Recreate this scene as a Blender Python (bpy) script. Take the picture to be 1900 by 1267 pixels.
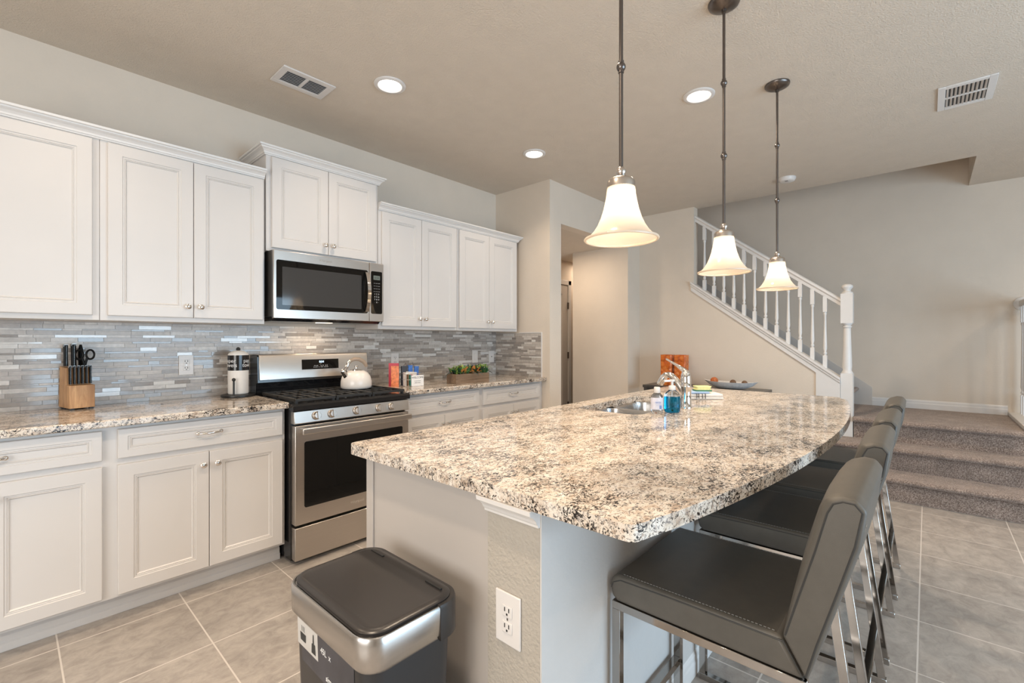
import bpy, bmesh, math, random
from mathutils import Vector, Matrix
random.seed(7)
for o in list(bpy.data.objects): bpy.data.objects.remove(o)
scene = bpy.context.scene
COL = scene.collection
PI = math.pi

# ------------------------------------------------------------------ camera
cam_d = bpy.data.cameras.new('camera'); cam = bpy.data.objects.new('camera', cam_d); COL.objects.link(cam)
cam_d.sensor_width = 36.0; cam_d.lens = 36.0 * 850 / 1900; cam_d.clip_start = 0.02
cam_d.shift_y = -2.5 / 1900
cam.location = (0, 0, 1.263)
cam.rotation_euler = (PI/2, 0, -math.atan2(0.7410115, 0.6714923))
scene.camera = cam
# ------------------------------------------------------------------ view + world
vs = scene.view_settings
vs.view_transform = 'Standard'; vs.look = 'None'; vs.exposure = 0.0; vs.gamma = 1.0; vs.use_curve_mapping = False
world = bpy.data.worlds.new('daylight'); scene.world = world; world.use_nodes = True
world.node_tree.nodes['Background'].inputs[0].default_value = (0.62, 0.80, 1.0, 1)
world.node_tree.nodes['Background'].inputs[1].default_value = 1.5
def area(name, loc, rot, sx, sy, power, col, shape='RECTANGLE', spread=PI):
    d = bpy.data.lights.new(name, 'AREA'); d.shape = shape; d.size = sx
    if shape in ('RECTANGLE', 'ELLIPSE'): d.size_y = sy
    d.energy = power; d.color = col; d.spread = spread
    o = bpy.data.objects.new(name, d); o.location = loc; o.rotation_euler = rot; COL.objects.link(o); return o
DAY = (0.57, 0.80, 1.0)
WARM = (1.0, 0.80, 0.60)
area('sliding_door_daylight', (2.0, -3.36, 1.08), (PI/2, 0, 0), 3.5, 2.0, 145, DAY)
area('side_window_fill', (-2.46, 0.3, 1.35), (PI/2, 0, -PI/2), 2.2, 1.5, 72, (1.0, 0.95, 0.88))  # warm fill added at an unseen window for lower cabinets and island end
DOWN_W = 9.8
PEND_W = 1.3

# ------------------------------------------------------------------ materials
def new_mat(name):
    m = bpy.data.materials.new(name); m.use_nodes = True
    nt = m.node_tree; return m, nt, nt.nodes['Principled BSDF']
def N(nt, t, **kw):
    n = nt.nodes.new(t)
    for k, v in kw.items():
        if k in n.inputs: n.inputs[k].default_value = v
        else: setattr(n, k, v)
    return n
def coords(nt, scale=(1, 1, 1), rot=(0, 0, 0), loc=(0, 0, 0)):
    tc = N(nt, 'ShaderNodeTexCoord'); mp = N(nt, 'ShaderNodeMapping')
    mp.inputs['Scale'].default_value = scale; mp.inputs['Rotation'].default_value = rot; mp.inputs['Location'].default_value = loc
    nt.links.new(tc.outputs['Object'], mp.inputs['Vector']); return mp.outputs['Vector']
def ramp(nt, stops, fac, interp='LINEAR'):
    r = N(nt, 'ShaderNodeValToRGB'); r.color_ramp.interpolation = interp
    el = r.color_ramp.elements
    while len(el) < len(stops): el.new(0.5)
    for e, (p, c) in zip(el, stops):
        e.position = p; e.color = (*c, 1) if len(c) == 3 else c
    nt.links.new(fac, r.inputs[0]); return r.outputs[0]
def mixc(nt, a, b, fac, mode='MIX'):
    m = N(nt, 'ShaderNodeMix', data_type='RGBA', blend_type=mode)
    for s, v in ((6, a), (7, b)):
        if isinstance(v, tuple): m.inputs[s].default_value = (*v, 1)
        else: nt.links.new(v, m.inputs[s])
    if isinstance(fac, (int, float)): m.inputs[0].default_value = fac
    else: nt.links.new(fac, m.inputs[0])
    return m.outputs[2]
def noise(nt, vec, scale, detail=3, rough=0.5, dist=0.0):
    n = N(nt, 'ShaderNodeTexNoise', Scale=scale, Detail=detail, Roughness=rough, Distortion=dist)
    nt.links.new(vec, n.inputs['Vector']); return n.outputs['Fac']
def bump(nt, bsdf, h, strength, dist):
    b = N(nt, 'ShaderNodeBump', Strength=strength, Distance=dist)
    nt.links.new(h, b.inputs['Height']); nt.links.new(b.outputs[0], bsdf.inputs['Normal'])
def srgb(r, g, b):
    f = lambda c: ((c/255 + 0.055)/1.055)**2.4 if c/255 > 0.04045 else c/255/12.92
    return (f(r), f(g), f(b))
def mat(name, col, rough=0.5, metal=0.0, var=0.04, nscale=20, bs=0.0, bscale=200, bd=0.001, stretch=(1, 1, 1), coat=0, **kw):
    m, nt, p = new_mat(name)
    v = coords(nt, stretch)
    n = noise(nt, v, nscale, 3)
    lo = tuple(max(0, c*(1-var)) for c in col); hi = tuple(min(1, c*(1+var)) for c in col)
    nt.links.new(ramp(nt, [(0.3, lo), (0.7, hi)], n), p.inputs['Base Color'])
    p.inputs['Roughness'].default_value = rough; p.inputs['Metallic'].default_value = metal
    if coat: p.inputs['Coat Weight'].default_value = coat; p.inputs['Coat Roughness'].default_value = 0.05
    for k, val in kw.items(): p.inputs[k].default_value = val
    if bs: bump(nt, p, noise(nt, v, bscale, 2), bs, bd)
    return m

M = {}
M['wall'] = mat('painted_wall', (0.69, 0.61, 0.52), 0.75, var=0.015, nscale=6, bs=0.25, bscale=90, bd=0.003)
M['ceiling'] = mat('textured_ceiling', (0.64, 0.565, 0.48), 0.85, var=0.02, nscale=8, bs=0.7, bscale=150, bd=0.005)
M['cab'] = mat('white_cabinet_paint', (0.66, 0.635, 0.615), 0.38, var=0.01, nscale=5)
M['trim'] = mat('white_trim_paint', (0.72, 0.70, 0.68), 0.4, var=0.01)
M['panel'] = mat('island_panel_paint', (0.45, 0.415, 0.385), 0.35, var=0.015, nscale=4)
M['plastic'] = mat('white_plastic', (0.70, 0.675, 0.655), 0.3, var=0.01)
M['plastic_dark'] = mat('slot_black', (0.02, 0.02, 0.02), 0.5)
M['chrome'] = mat('polished_chrome', (0.82, 0.80, 0.78), 0.07, 1.0, var=0.01)
M['nickel'] = mat('smoky_chrome_bar', (0.40, 0.375, 0.35), 0.09, 1.0, var=0.02)
M['bronze'] = mat('brushed_nickel_dark', (0.17, 0.15, 0.14), 0.30, 1.0, var=0.05)
M['nickel_b'] = mat('brushed_nickel', (0.55, 0.49, 0.44), 0.3, 1.0, var=0.05)
def steel(name, col, axis, rough=0.30):
    m, nt, p = new_mat(name)
    st = {'x': (1.5, 260, 260), 'z': (260, 260, 1.5), 'y': (260, 1.5, 260)}[axis]
    v = coords(nt, st); n = noise(nt, v, 3, 2)
    nt.links.new(ramp(nt, [(0.3, tuple(c*0.93 for c in col)), (0.7, col)], n), p.inputs['Base Color'])
    p.inputs['Metallic'].default_value = 1.0; p.inputs['Roughness'].default_value = rough
    bump(nt, p, n, 0.06, 0.0005); return m
M['steel'] = steel('brushed_stainless', (0.62, 0.58, 0.54), 'x')
M['steel_z'] = steel('brushed_stainless_band', (0.55, 0.53, 0.51), 'x', 0.24)
M['sink_steel'] = steel('sink_stainless', (0.62, 0.60, 0.58), 'x', 0.25)
M['black_gloss'] = mat('black_enamel', (0.012, 0.012, 0.013), 0.12, var=0.1)
M['black_glass'] = mat('black_glass', (0.006, 0.006, 0.006), 0.03, var=0.05)
M['black_glass'].node_tree.nodes['Principled BSDF'].inputs['Specular IOR Level'].default_value = 0.35
M['mesh_glass'] = mat('microwave_screen', (0.045, 0.045, 0.046), 0.08, var=0.1, nscale=400, coat=0.4)
M['cast_iron'] = mat('cast_iron', (0.022, 0.021, 0.020), 0.55, var=0.2, bs=0.3, bscale=300)
M['black_matte'] = mat('black_painted_metal', (0.012, 0.012, 0.012), 0.4, var=0.1)
M['lid'] = mat('dark_grey_lid_plastic', (0.024, 0.021, 0.020), 0.30, var=0.04, bs=0.05, bscale=900)
M['bin_body'] = mat('charcoal_bin_plastic', (0.022, 0.021, 0.022), 0.38, var=0.05)
M['grey_leather'] = mat('grey_leather', (0.086, 0.078, 0.066), 0.46, var=0.06, nscale=30, bs=0.35, bscale=900, bd=0.0006)
M['piping'] = mat('dark_piping', (0.035, 0.034, 0.032), 0.5)
M['stitch'] = mat('light_stitching', (0.26, 0.26, 0.25), 0.6)
M['white_enamel'] = mat('white_enamel', (0.80, 0.76, 0.72), 0.22, var=0.01)
M['black_plastic'] = mat('black_handle_plastic', (0.008, 0.008, 0.008), 0.38, var=0.1)
M['black_plastic'].node_tree.nodes['Principled BSDF'].inputs['Specular IOR Level'].default_value = 0.15
M['bolster'] = mat('steel_bolster', (0.30, 0.29, 0.28), 0.3, 1.0)
M['white_paper'] = mat('white_paper', (0.82, 0.79, 0.75), 0.8, var=0.03, bs=0.2, bscale=120)
M['rope'] = mat('grey_weathered_clay', (0.66, 0.65, 0.65), 0.7, var=0.12, nscale=40, bs=0.3, bscale=80)
M['dark_table'] = mat('dark_table_top', (0.06, 0.055, 0.052), 0.3, var=0.15)
M['towel'] = mat('white_terry_cotton', (0.80, 0.76, 0.72), 0.9, var=0.03, bs=0.5, bscale=500, bd=0.002)
M['stripe'] = mat('dark_woven_stripe', (0.16, 0.15, 0.14), 0.9)
M['cloth_blue'] = mat('pale_blue_cloth', (0.36, 0.50, 0.72), 0.9, var=0.08, bs=0.4, bscale=400)
M['sponge'] = mat('yellow_sponge', (0.85, 0.80, 0.36), 0.9, var=0.06, nscale=90, bs=0.5, bscale=250, bd=0.002)
M['scour'] = mat('green_scouring_pad', (0.05, 0.22, 0.14), 0.9, var=0.2, nscale=200)
M['red'] = mat('red_card', (0.50, 0.03, 0.06), 0.4, var=0.05)
M['orange_card'] = mat('orange_printed_card', (0.78, 0.22, 0.08), 0.4, var=0.35, nscale=45)
M['green_card'] = mat('green_card', (0.10, 0.42, 0.33), 0.5)
M['brown_card'] = mat('brown_card', (0.33, 0.19, 0.11), 0.5, var=0.2)
M['pink_card'] = mat('magenta_card', (0.50, 0.05, 0.16), 0.5)
M['blue_card'] = mat('blue_foil_packet', (0.05, 0.16, 0.50), 0.3, var=0.3, nscale=60)
M['char_card'] = mat('charcoal_card', (0.045, 0.045, 0.055), 0.4, var=0.2)
M['ink'] = mat('dark_ink', (0.03, 0.03, 0.03), 0.6)
M['white_ink'] = mat('white_ink', (0.75, 0.75, 0.75), 0.6)
M['leafA'] = mat('deep_green_leaf', (0.035, 0.13, 0.05), 0.45, var=0.35, nscale=60)
M['leafB'] = mat('lime_green_leaf', (0.23, 0.36, 0.08), 0.5, var=0.3, nscale=80)
M['leafC'] = mat('orange_tipped_leaf', (0.62, 0.24, 0.06), 0.5, var=0.35, nscale=50)
M['leafD'] = mat('dusky_dark_leaf', (0.045, 0.075, 0.07), 0.45, var=0.3, nscale=60)
M['amber_ball'] = mat('amber_woven_ball', (0.48, 0.13, 0.03), 0.5, var=0.4, nscale=90, bs=0.5, bscale=150, bd=0.003)
M['brown_ball'] = mat('brown_woven_ball', (0.16, 0.09, 0.05), 0.7, var=0.5, nscale=90, bs=0.6, bscale=150, bd=0.003)
M['lcd'] = mat('grey_green_display', (0.16, 0.19, 0.17), 0.2)
M['door_panel'] = mat('door_paint', (0.60, 0.56, 0.52), 0.45, var=0.01)
M['caulk'] = mat('pale_grout', (0.55, 0.52, 0.49), 0.8, var=0.05)

def wood(name, a, b, axis='z', scale=18):
    m, nt, p = new_mat(name)
    st = {'z': (1, 1, 0.12), 'x': (0.10, 1, 1)}[axis]
    v = coords(nt, st); n = noise(nt, v, scale*4, 4, 0.6, 1.2)
    n2 = noise(nt, v, scale, 2)
    c = ramp(nt, [(0.32, a), (0.68, b)], n)
    c2 = mixc(nt, c, tuple(x*0.8 for x in a), ramp(nt, [(0.45, (0, 0, 0)), (0.75, (1, 1, 1))], n2))
    nt.links.new(c2, p.inputs['Base Color']); p.inputs['Roughness'].default_value = 0.45
    bump(nt, p, n, 0.1, 0.001); return m
M['wood'] = wood('light_oak', (0.42, 0.22, 0.10), (0.66, 0.40, 0.20))
M['crate'] = wood('weathered_brown_wood', (0.16, 0.10, 0.06), (0.30, 0.21, 0.14), 'x', 10)
M['handle_wood'] = mat('taupe_grip', (0.36, 0.27, 0.20), 0.4, var=0.1)

def granite():
    m, nt, p = new_mat('speckled_granite')
    def V(l): return coords(nt, (1.0, 1.45, 1.2), (0, 0, 0.12), l)
    mid = noise(nt, V((0, 0, 0)), 22, 5, 0.6, 0.8)
    base = ramp(nt, [(0.32, (0.46, 0.36, 0.28)), (0.46, (0.66, 0.58, 0.49)), (0.60, (0.74, 0.68, 0.61)), (0.75, (0.77, 0.73, 0.68))], mid)
    tan = ramp(nt, [(0.54, (0, 0, 0)), (0.60, (0.65, 0.65, 0.65))], noise(nt, V((1, 2, 0)), 58, 5, 0.65, 1.0))
    base = mixc(nt, base, (0.36, 0.25, 0.18), tan)
    g = ramp(nt, [(0.565, (0, 0, 0)), (0.595, (0.85, 0.85, 0.85))], noise(nt, V((3, 1, 0)), 66, 5, 0.7, 1.0))
    base = mixc(nt, base, (0.20, 0.18, 0.175), g)
    big = noise(nt, V((5, 5, 0)), 9, 3)
    add = N(nt, 'ShaderNodeMath', operation='MULTIPLY_ADD'); add.inputs[1].default_value = 0.35
    nt.links.new(big, add.inputs[0]); nt.links.new(noise(nt, V((7, 5, 2)), 72, 6, 0.7, 1.6), add.inputs[2])
    k = ramp(nt, [(0.708, (0, 0, 0)), (0.730, (1, 1, 1))], add.outputs[0])
    base = mixc(nt, base, (0.022, 0.018, 0.017), k)
    nt.links.new(base, p.inputs['Base Color'])
    p.inputs['Roughness'].default_value = 0.10
    return m
M['granite'] = granite()

def floor_tile():
    m, nt, p = new_mat('porcelain_floor_tile')
    P_ = 0.4355
    v = coords(nt, (1, 1, 1), loc=(-0.143 + P_, -0.028 + 10*P_, 0))
    br = N(nt, 'ShaderNodeTexBrick', offset=0.0, squash=1.0)
    br.inputs['Scale'].default_value = 1.0; br.inputs['Mortar Size'].default_value = 0.0032
    br.inputs['Mortar Smooth'].default_value = 0.2; br.inputs['Bias'].default_value = 0.0
    br.inputs['Brick Width'].default_value = P_; br.inputs['Row Height'].default_value = P_
    br.inputs['Color1'].default_value = (0.92, 0.92, 0.92, 1); br.inputs['Color2'].default_value = (1.05, 1.05, 1.05, 1)
    br.inputs['Mortar'].default_value = (1, 1, 1, 1)
    nt.links.new(v, br.inputs['Vector'])
    n1 = noise(nt, coords(nt, (1, 2.0, 1)), 3.2, 8, 0.62, 0.9)
    n2 = noise(nt, coords(nt, (1, 1.3, 1)), 14, 9, 0.72, 0.8)
    c = ramp(nt, [(0.30, (0.25, 0.225, 0.205)), (0.5, (0.36, 0.325, 0.295)), (0.70, (0.47, 0.43, 0.39))], n1)
    c = mixc(nt, c, ramp(nt, [(0.35, (0.22, 0.20, 0.185)), (0.62, (0.45, 0.415, 0.38))], n2), 0.5)
    c = mixc(nt, c, br.outputs['Color'], 1.0, 'MULTIPLY')
    c = mixc(nt, c, (0.60, 0.56, 0.52), br.outputs['Fac'])
    nt.links.new(c, p.inputs['Base Color']); p.inputs['Roughness'].default_value = 0.36
    inv = N(nt, 'ShaderNodeMath', operation='MULTIPLY_ADD'); inv.inputs[1].default_value = -1.0; inv.inputs[2].default_value = 1.0
    nt.links.new(br.outputs['Fac'], inv.inputs[0])
    hh = N(nt, 'ShaderNodeMath', operation='MULTIPLY_ADD'); hh.inputs[1].default_value = 0.15
    nt.links.new(n2, hh.inputs[0]); nt.links.new(inv.outputs[0], hh.inputs[2])
    bump(nt, p, hh.outputs[0], 0.35, 0.003)
    return m
M['floor'] = floor_tile()

def carpet():
    m, nt, p = new_mat('taupe_carpet')
    v = coords(nt)
    a = noise(nt, v, 130, 5, 0.8); b = noise(nt, v, 9, 3)
    c = ramp(nt, [(0.40, (0.12, 0.078, 0.060)), (0.5, (0.27, 0.200, 0.162)), (0.60, (0.46, 0.37, 0.31))], a)
    c = mixc(nt, c, ramp(nt, [(0.3, (0.8, 0.8, 0.8)), (0.7, (1.15, 1.15, 1.15))], b), 1.0, 'MULTIPLY')
    nt.links.new(c, p.inputs['Base Color']); p.inputs['Roughness'].default_value = 0.95
    p.inputs['Sheen Weight'].default_value = 0.3
    bump(nt, p, a, 0.9, 0.006); return m
M['carpet'] = carpet()

def glass(name, col, rough=0.02, ior=1.45, dens=0.0):
    m, nt, p = new_mat(name)
    v = coords(nt)
    nt.links.new(ramp(nt, [(0.3, tuple(c*0.97 for c in col)), (0.7, col)], noise(nt, v, 12)), p.inputs['Base Color'])
    p.inputs['Transmission Weight'].default_value = 1.0; p.inputs['Roughness'].default_value = rough; p.inputs['IOR'].default_value = ior
    return m
M['clear'] = glass('clear_plastic', (0.93, 0.95, 0.97), 0.03, 1.3)
M['blue_liquid'] = glass('blue_soap', (0.01, 0.30, 0.62), 0.02, 1.34)
M['gel'] = glass('clear_gel', (0.86, 0.90, 0.97), 0.05, 1.2)
def amber():
    m, nt, p = new_mat('amber_hammered_glass')
    v = coords(nt)
    vo = N(nt, 'ShaderNodeTexVoronoi', Scale=26.0); nt.links.new(v, vo.inputs['Vector'])
    nt.links.new(ramp(nt, [(0.0, (0.95, 0.34, 0.07)), (0.5, (0.85, 0.22, 0.035)), (0.9, (0.55, 0.10, 0.015))], vo.outputs['Distance']), p.inputs['Base Color'])
    p.inputs['Transmission Weight'].default_value = 0.35; p.inputs['Roughness'].default_value = 0.1
    bump(nt, p, vo.outputs['Distance'], 0.6, 0.01); return m
M['amber'] = amber()
def shade_glass():
    m = bpy.data.materials.new('frosted_white_glass'); m.use_nodes = True; nt = m.node_tree
    nt.nodes.remove(nt.nodes['Principled BSDF']); out = nt.nodes['Material Output']
    v = coords(nt); c = ramp(nt, [(0.3, (0.80, 0.70, 0.58)), (0.7, (0.84, 0.75, 0.63))], noise(nt, v, 9, 2))
    tr = N(nt, 'ShaderNodeBsdfTranslucent'); df = N(nt, 'ShaderNodeBsdfDiffuse'); gl = N(nt, 'ShaderNodeBsdfGlossy', Roughness=0.15)
    nt.links.new(c, tr.inputs[0]); nt.links.new(c, df.inputs[0])
    m1 = N(nt, 'ShaderNodeMixShader'); m1.inputs[0].default_value = 0.60
    nt.links.new(tr.outputs[0], m1.inputs[1]); nt.links.new(df.outputs[0], m1.inputs[2])
    m2 = N(nt, 'ShaderNodeMixShader'); m2.inputs[0].default_value = 0.06
    nt.links.new(m1.outputs[0], m2.inputs[1]); nt.links.new(gl.outputs[0], m2.inputs[2])
    nt.links.new(m2.outputs[0], out.inputs['Surface']); return m
M['shade'] = shade_glass()
def emit(name, col, s):
    m, nt, p = new_mat(name)
    v = coords(nt)
    nt.links.new(ramp(nt, [(0.3, tuple(c*0.98 for c in col)), (0.7, col)], noise(nt, v, 5)), p.inputs['Emission Color'])
    p.inputs['Base Color'].default_value = (*col, 1)
    p.inputs['Emission Strength'].default_value = s; return m
M['lens'] = emit('lit_lamp_lens', (1.0, 0.93, 0.84), 6)
M['bulb'] = emit('lit_bulb', (1.0, 0.85, 0.66), 8)
M['led'] = emit('white_led_digits', (0.6, 0.8, 1.0), 2.5)
# mosaic tile materials
TILES = [mat('mosaic_dark_taupe_glass', (0.30, 0.268, 0.242), 0.14, var=0.08, nscale=60, coat=0.5),
         mat('mosaic_mid_taupe', (0.42, 0.375, 0.34), 0.25, var=0.10, nscale=60),
         mat('mosaic_grey_stone', (0.50, 0.46, 0.42), 0.32, var=0.12, nscale=60),
         mat('mosaic_pale_stone', (0.60, 0.56, 0.52), 0.30, var=0.12, nscale=60),
         mat('mosaic_white_glass', (0.70, 0.68, 0.65), 0.12, var=0.06, nscale=40, coat=0.6)]

# ------------------------------------------------------------------ building helpers
W = {}
def mat_of(loc, rz): return Matrix.Translation(Vector(loc)) @ Matrix.Rotation(rz, 4, 'Z')
def thing(name, label, cat, loc=(0, 0, 0), rz=0, group=None):
    o = bpy.data.objects.new(name, None); o.empty_display_size = 0.05; COL.objects.link(o)
    o.location = loc; o.rotation_euler = (0, 0, rz)
    o['label'] = label; o['category'] = cat
    if group: o['group'] = group
    W[o] = mat_of(loc, rz); return o
def part(name, bm, m, parent=None, local=False, smooth=False, bevel=0, seg=2, loc=None, rz=0, label=None, keep=False):
    """bm in world coordinates unless local"""
    me = bpy.data.meshes.new(name)
    if parent is not None: Wm = W[parent]
    elif loc is not None: Wm = mat_of(loc, rz)
    else: Wm = Matrix.Identity(4)
    if not local: bmesh.ops.transform(bm, matrix=Wm.inverted(), verts=bm.verts)
    bmesh.ops.recalc_face_normals(bm, faces=bm.faces)
    if smooth:
        for f in bm.faces: f.smooth = True
    bm.to_mesh(me)
    if not keep: bm.free()
    ms = m if isinstance(m, list) else [m]
    for x in ms: me.materials.append(x)
    o = bpy.data.objects.new(name, me); COL.objects.link(o)
    if parent is not None: o.parent = parent
    elif loc is not None: o.location = loc; o.rotation_euler = (0, 0, rz)
    W[o] = Wm
    if bevel:
        b = o.modifiers.new('bevel', 'BEVEL'); b.width = bevel; b.segments = seg; b.limit_method = 'ANGLE'; b.angle_limit = math.radians(35)
        b.harden_normals = False
        for f in me.polygons: f.use_smooth = True
    if smooth or bevel:
        try: me.set_sharp_from_angle(angle=math.radians(45 if not bevel else 60))
        except Exception: pass
    if label: o['label'] = label
    return o
def single(name, bm, m, label, cat, group=None, **kw):
    o = part(name, bm, m, **kw); o['label'] = label; o['category'] = cat
    if group: o['group'] = group
    return o
def struct(name, bm, m, **kw):
    o = part(name, bm, m, **kw); o['kind'] = 'structure'; return o
def copy_tree(o, parent=None):
    c = o.copy(); COL.objects.link(c)
    if parent is not None: c.parent = parent
    W[c] = W[parent] if parent is not None else W[o]
    for ch in list(o.children): copy_tree(ch, c)
    return c
def relabel(o, label, group=None):
    o['label'] = label
    if group: o['group'] = group
def BM(): return bmesh.new()
def box(bm, x0, x1, y0, y1, z0, z1, mi=0):
    v = [bm.verts.new((x, y, z)) for z in (z0, z1) for y in (y0, y1) for x in (x0, x1)]
    for f in ((0, 2, 3, 1), (4, 5, 7, 6), (0, 1, 5, 4), (2, 6, 7, 3), (0, 4, 6, 2), (1, 3, 7, 5)):
        bm.faces.new([v[i] for i in f]).material_index = mi
    return bm
def B(*a): return box(BM(), *a)
def prism(bm, pts, axis, a, b):
    """pts 2D polygon; axis 'x': pts=(y,z); 'y': pts=(x,z); 'z': pts=(x,y)"""
    mk = {'x': lambda p, t: (t, p[0], p[1]), 'y': lambda p, t: (p[0], t, p[1]), 'z': lambda p, t: (p[0], p[1], t)}[axis]
    A = [bm.verts.new(mk(p, a)) for p in pts]; C = [bm.verts.new(mk(p, b)) for p in pts]; n = len(pts)
    bm.faces.new(A); bm.faces.new(C[::-1])
    for i in range(n): bm.faces.new([A[i], A[(i+1) % n], C[(i+1) % n], C[i]])
    return bm
def lathe(bm, prof, cx=0, cy=0, seg=32, cap=True):
    rings = []
    for r, z in prof:
        if r < 1e-6: rings.append([bm.verts.new((cx, cy, z))])
        else: rings.append([bm.verts.new((cx + r*math.cos(2*PI*i/seg), cy + r*math.sin(2*PI*i/seg), z)) for i in range(seg)])
    for a, b in zip(rings, rings[1:]):
        for i in range(seg):
            j = (i+1) % seg
            if len(a) == 1 and len(b) == 1: continue
            if len(a) == 1: bm.faces.new([a[0], b[j], b[i]])
            elif len(b) == 1: bm.faces.new([a[i], a[j], b[0]])
            else: bm.faces.new([a[i], a[j], b[j], b[i]])
    if cap:
        for r in (rings[0], rings[-1]):
            if len(r) > 2: bm.faces.new(r)
    return bm
def tube(bm, pts, r, seg=10, cap=True, closed=False, sq=False):
    pts = [Vector(p) for p in pts]; n = len(pts); rs = r if isinstance(r, (list, tuple)) else [r]*n
    rings = []; prev = None
    for i, p in enumerate(pts):
        if closed: t = pts[(i+1) % n] - pts[i-1]
        else: t = pts[min(i+1, n-1)] - pts[max(i-1, 0)]
        t.normalize()
        if prev is None:
            up = Vector((0, 0, 1)) if abs(t.z) < 0.9 else Vector((0, 1, 0))
            a = t.cross(up).normalized()
        else:
            a = (prev - t*prev.dot(t)).normalized()
        b = t.cross(a); prev = a
        ring = []
        for k in range(seg):
            th = 2*PI*(k + (0.5 if sq else 0))/seg
            ring.append(bm.verts.new(p + (a*math.cos(th) + b*math.sin(th))*rs[i]))
        rings.append(ring)
    m = n if closed else n-1
    for i in range(m):
        A, C = rings[i], rings[(i+1) % n]
        for k in range(seg): bm.faces.new([A[k], A[(k+1) % seg], C[(k+1) % seg], C[k]])
    if cap and not closed: bm.faces.new(rings[0]); bm.faces.new(rings[-1][::-1])
    return bm
def sphere(bm, c, r, sx=1, sy=1, sz=1, u=16, v=10):
    bmesh.ops.create_uvsphere(bm, u_segments=u, v_segments=v, radius=r, matrix=Matrix.Translation(Vector(c)) @ Matrix.Diagonal((sx, sy, sz, 1)))
    return bm
def bar(bm, p, q, w, h=None, up=(1, 0, 0)):
    """rectangular bar from p to q, w across 'up', h across the other"""
    p, q = Vector(p), Vector(q); t = (q-p).normalized(); a = Vector(up); a = (a - t*a.dot(t)).normalized(); b = t.cross(a); h = h or w
    vs_ = []
    for P0 in (p, q):
        for s, u in ((-1, -1), (1, -1), (1, 1), (-1, 1)): vs_.append(bm.verts.new(P0 + a*s*w/2 + b*u*h/2))
    for f in ((0, 1, 2, 3), (7, 6, 5, 4), (0, 4, 5, 1), (1, 5, 6, 2), (2, 6, 7, 3), (3, 7, 4, 0)): bm.faces.new([vs_[i] for i in f])
    return bm
def rrect(x0, x1, y0, y1, r, seg=6):
    out = []
    for cx, cy, a0 in ((x1-r, y1-r, 0), (x0+r, y1-r, PI/2), (x0+r, y0+r, PI), (x1-r, y0+r, 1.5*PI)):
        for i in range(seg+1):
            a = a0 + i*PI/2/seg; out.append((cx + r*math.cos(a), cy + r*math.sin(a)))
    return out
def sweep(bm, path, prof, closed_prof=True):
    """path: 2D points; prof: (out, z) list, out measured to the LEFT of travel, mitred corners"""
    P = [Vector((p[0], p[1])) for p in path]; rings = []
    for i, p in enumerate(P):
        d0 = (P[i]-P[i-1]).normalized() if i > 0 else None
        d1 = (P[i+1]-P[i]).normalized() if i < len(P)-1 else None
        n0 = Vector((-d0.y, d0.x)) if d0 else None; n1 = Vector((-d1.y, d1.x)) if d1 else None
        if n0 is None: mt = n1
        elif n1 is None: mt = n0
        else: mt = (n0+n1)/(1+n0.dot(n1))
        rings.append([bm.verts.new((p.x + mt.x*o, p.y + mt.y*o, z)) for o, z in prof])
    k = len(prof)
    for A, C in zip(rings, rings[1:]):
        for j in range(k if closed_prof else k-1): bm.faces.new([A[j], A[(j+1) % k], C[(j+1) % k], C[j]])
    bm.faces.new(rings[0]); bm.faces.new(rings[-1][::-1])
    return bm
def panel_front(bm, x0, x1, z0, z1, yf, th=0.02, stile=0.055, deep=True):
    """recessed-panel cabinet door or drawer front, face toward -Y at yf"""
    prof = [(0, th), (0, 0.003), (0.003, 0), (stile, 0), (stile+0.002, 0.0035), (stile+0.008, 0.0035), (stile+0.010, 0.0065), (stile+0.013, 0.0045), (stile+0.018, 0.0105)]
    rings = []
    for i, d in prof:
        rings.append([bm.verts.new((x, yf+d, z)) for x, z in ((x0+i, z0+i), (x1-i, z0+i), (x1-i, z1-i), (x0+i, z1-i))])
    for A, C in zip(rings, rings[1:]):
        for k in range(4): bm.faces.new([A[k], A[(k+1) % 4], C[(k+1) % 4], C[k]])
    bm.faces.new(rings[-1]); bm.faces.new(rings[0][::-1]); return bm
def text_mesh(s, size, m, parent, fn, depth=0.0004, align='CENTER', name='lettering', label=None, line=1.0):
    """flat text turned into a mesh; fn maps (u, v, w) to world coordinates"""
    cu = bpy.data.curves.new('t', 'FONT'); cu.body = s; cu.size = size; cu.align_x = align; cu.align_y = 'CENTER'; cu.extrude = depth; cu.space_line = line
    cu.resolution_u = 3
    o = bpy.data.objects.new('t', cu); COL.objects.link(o)
    dg = bpy.context.evaluated_depsgraph_get(); me = bpy.data.meshes.new_from_object(o.evaluated_get(dg))
    bpy.data.objects.remove(o); bm = BM(); bm.from_mesh(me); bpy.data.meshes.remove(me)
    for v in bm.verts: v.co = Vector(fn(v.co.x, v.co.y, v.co.z))
    return part(name, bm, m, parent, label=label)
def knob(x, z, yf, parent):
    bm = BM(); lathe(bm, [(0.006, 0), (0.005, 0.012), (0.011, 0.017), (0.0145, 0.022), (0.014, 0.027), (0.009, 0.031), (0, 0.032)], seg=20)
    bmesh.ops.transform(bm, matrix=Matrix.Translation((x, yf, z)) @ Matrix.Rotation(PI/2, 4, 'X'), verts=bm.verts)
    return part('knob', bm, M['chrome'], parent, smooth=True, label='polished chrome round knob')
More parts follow.
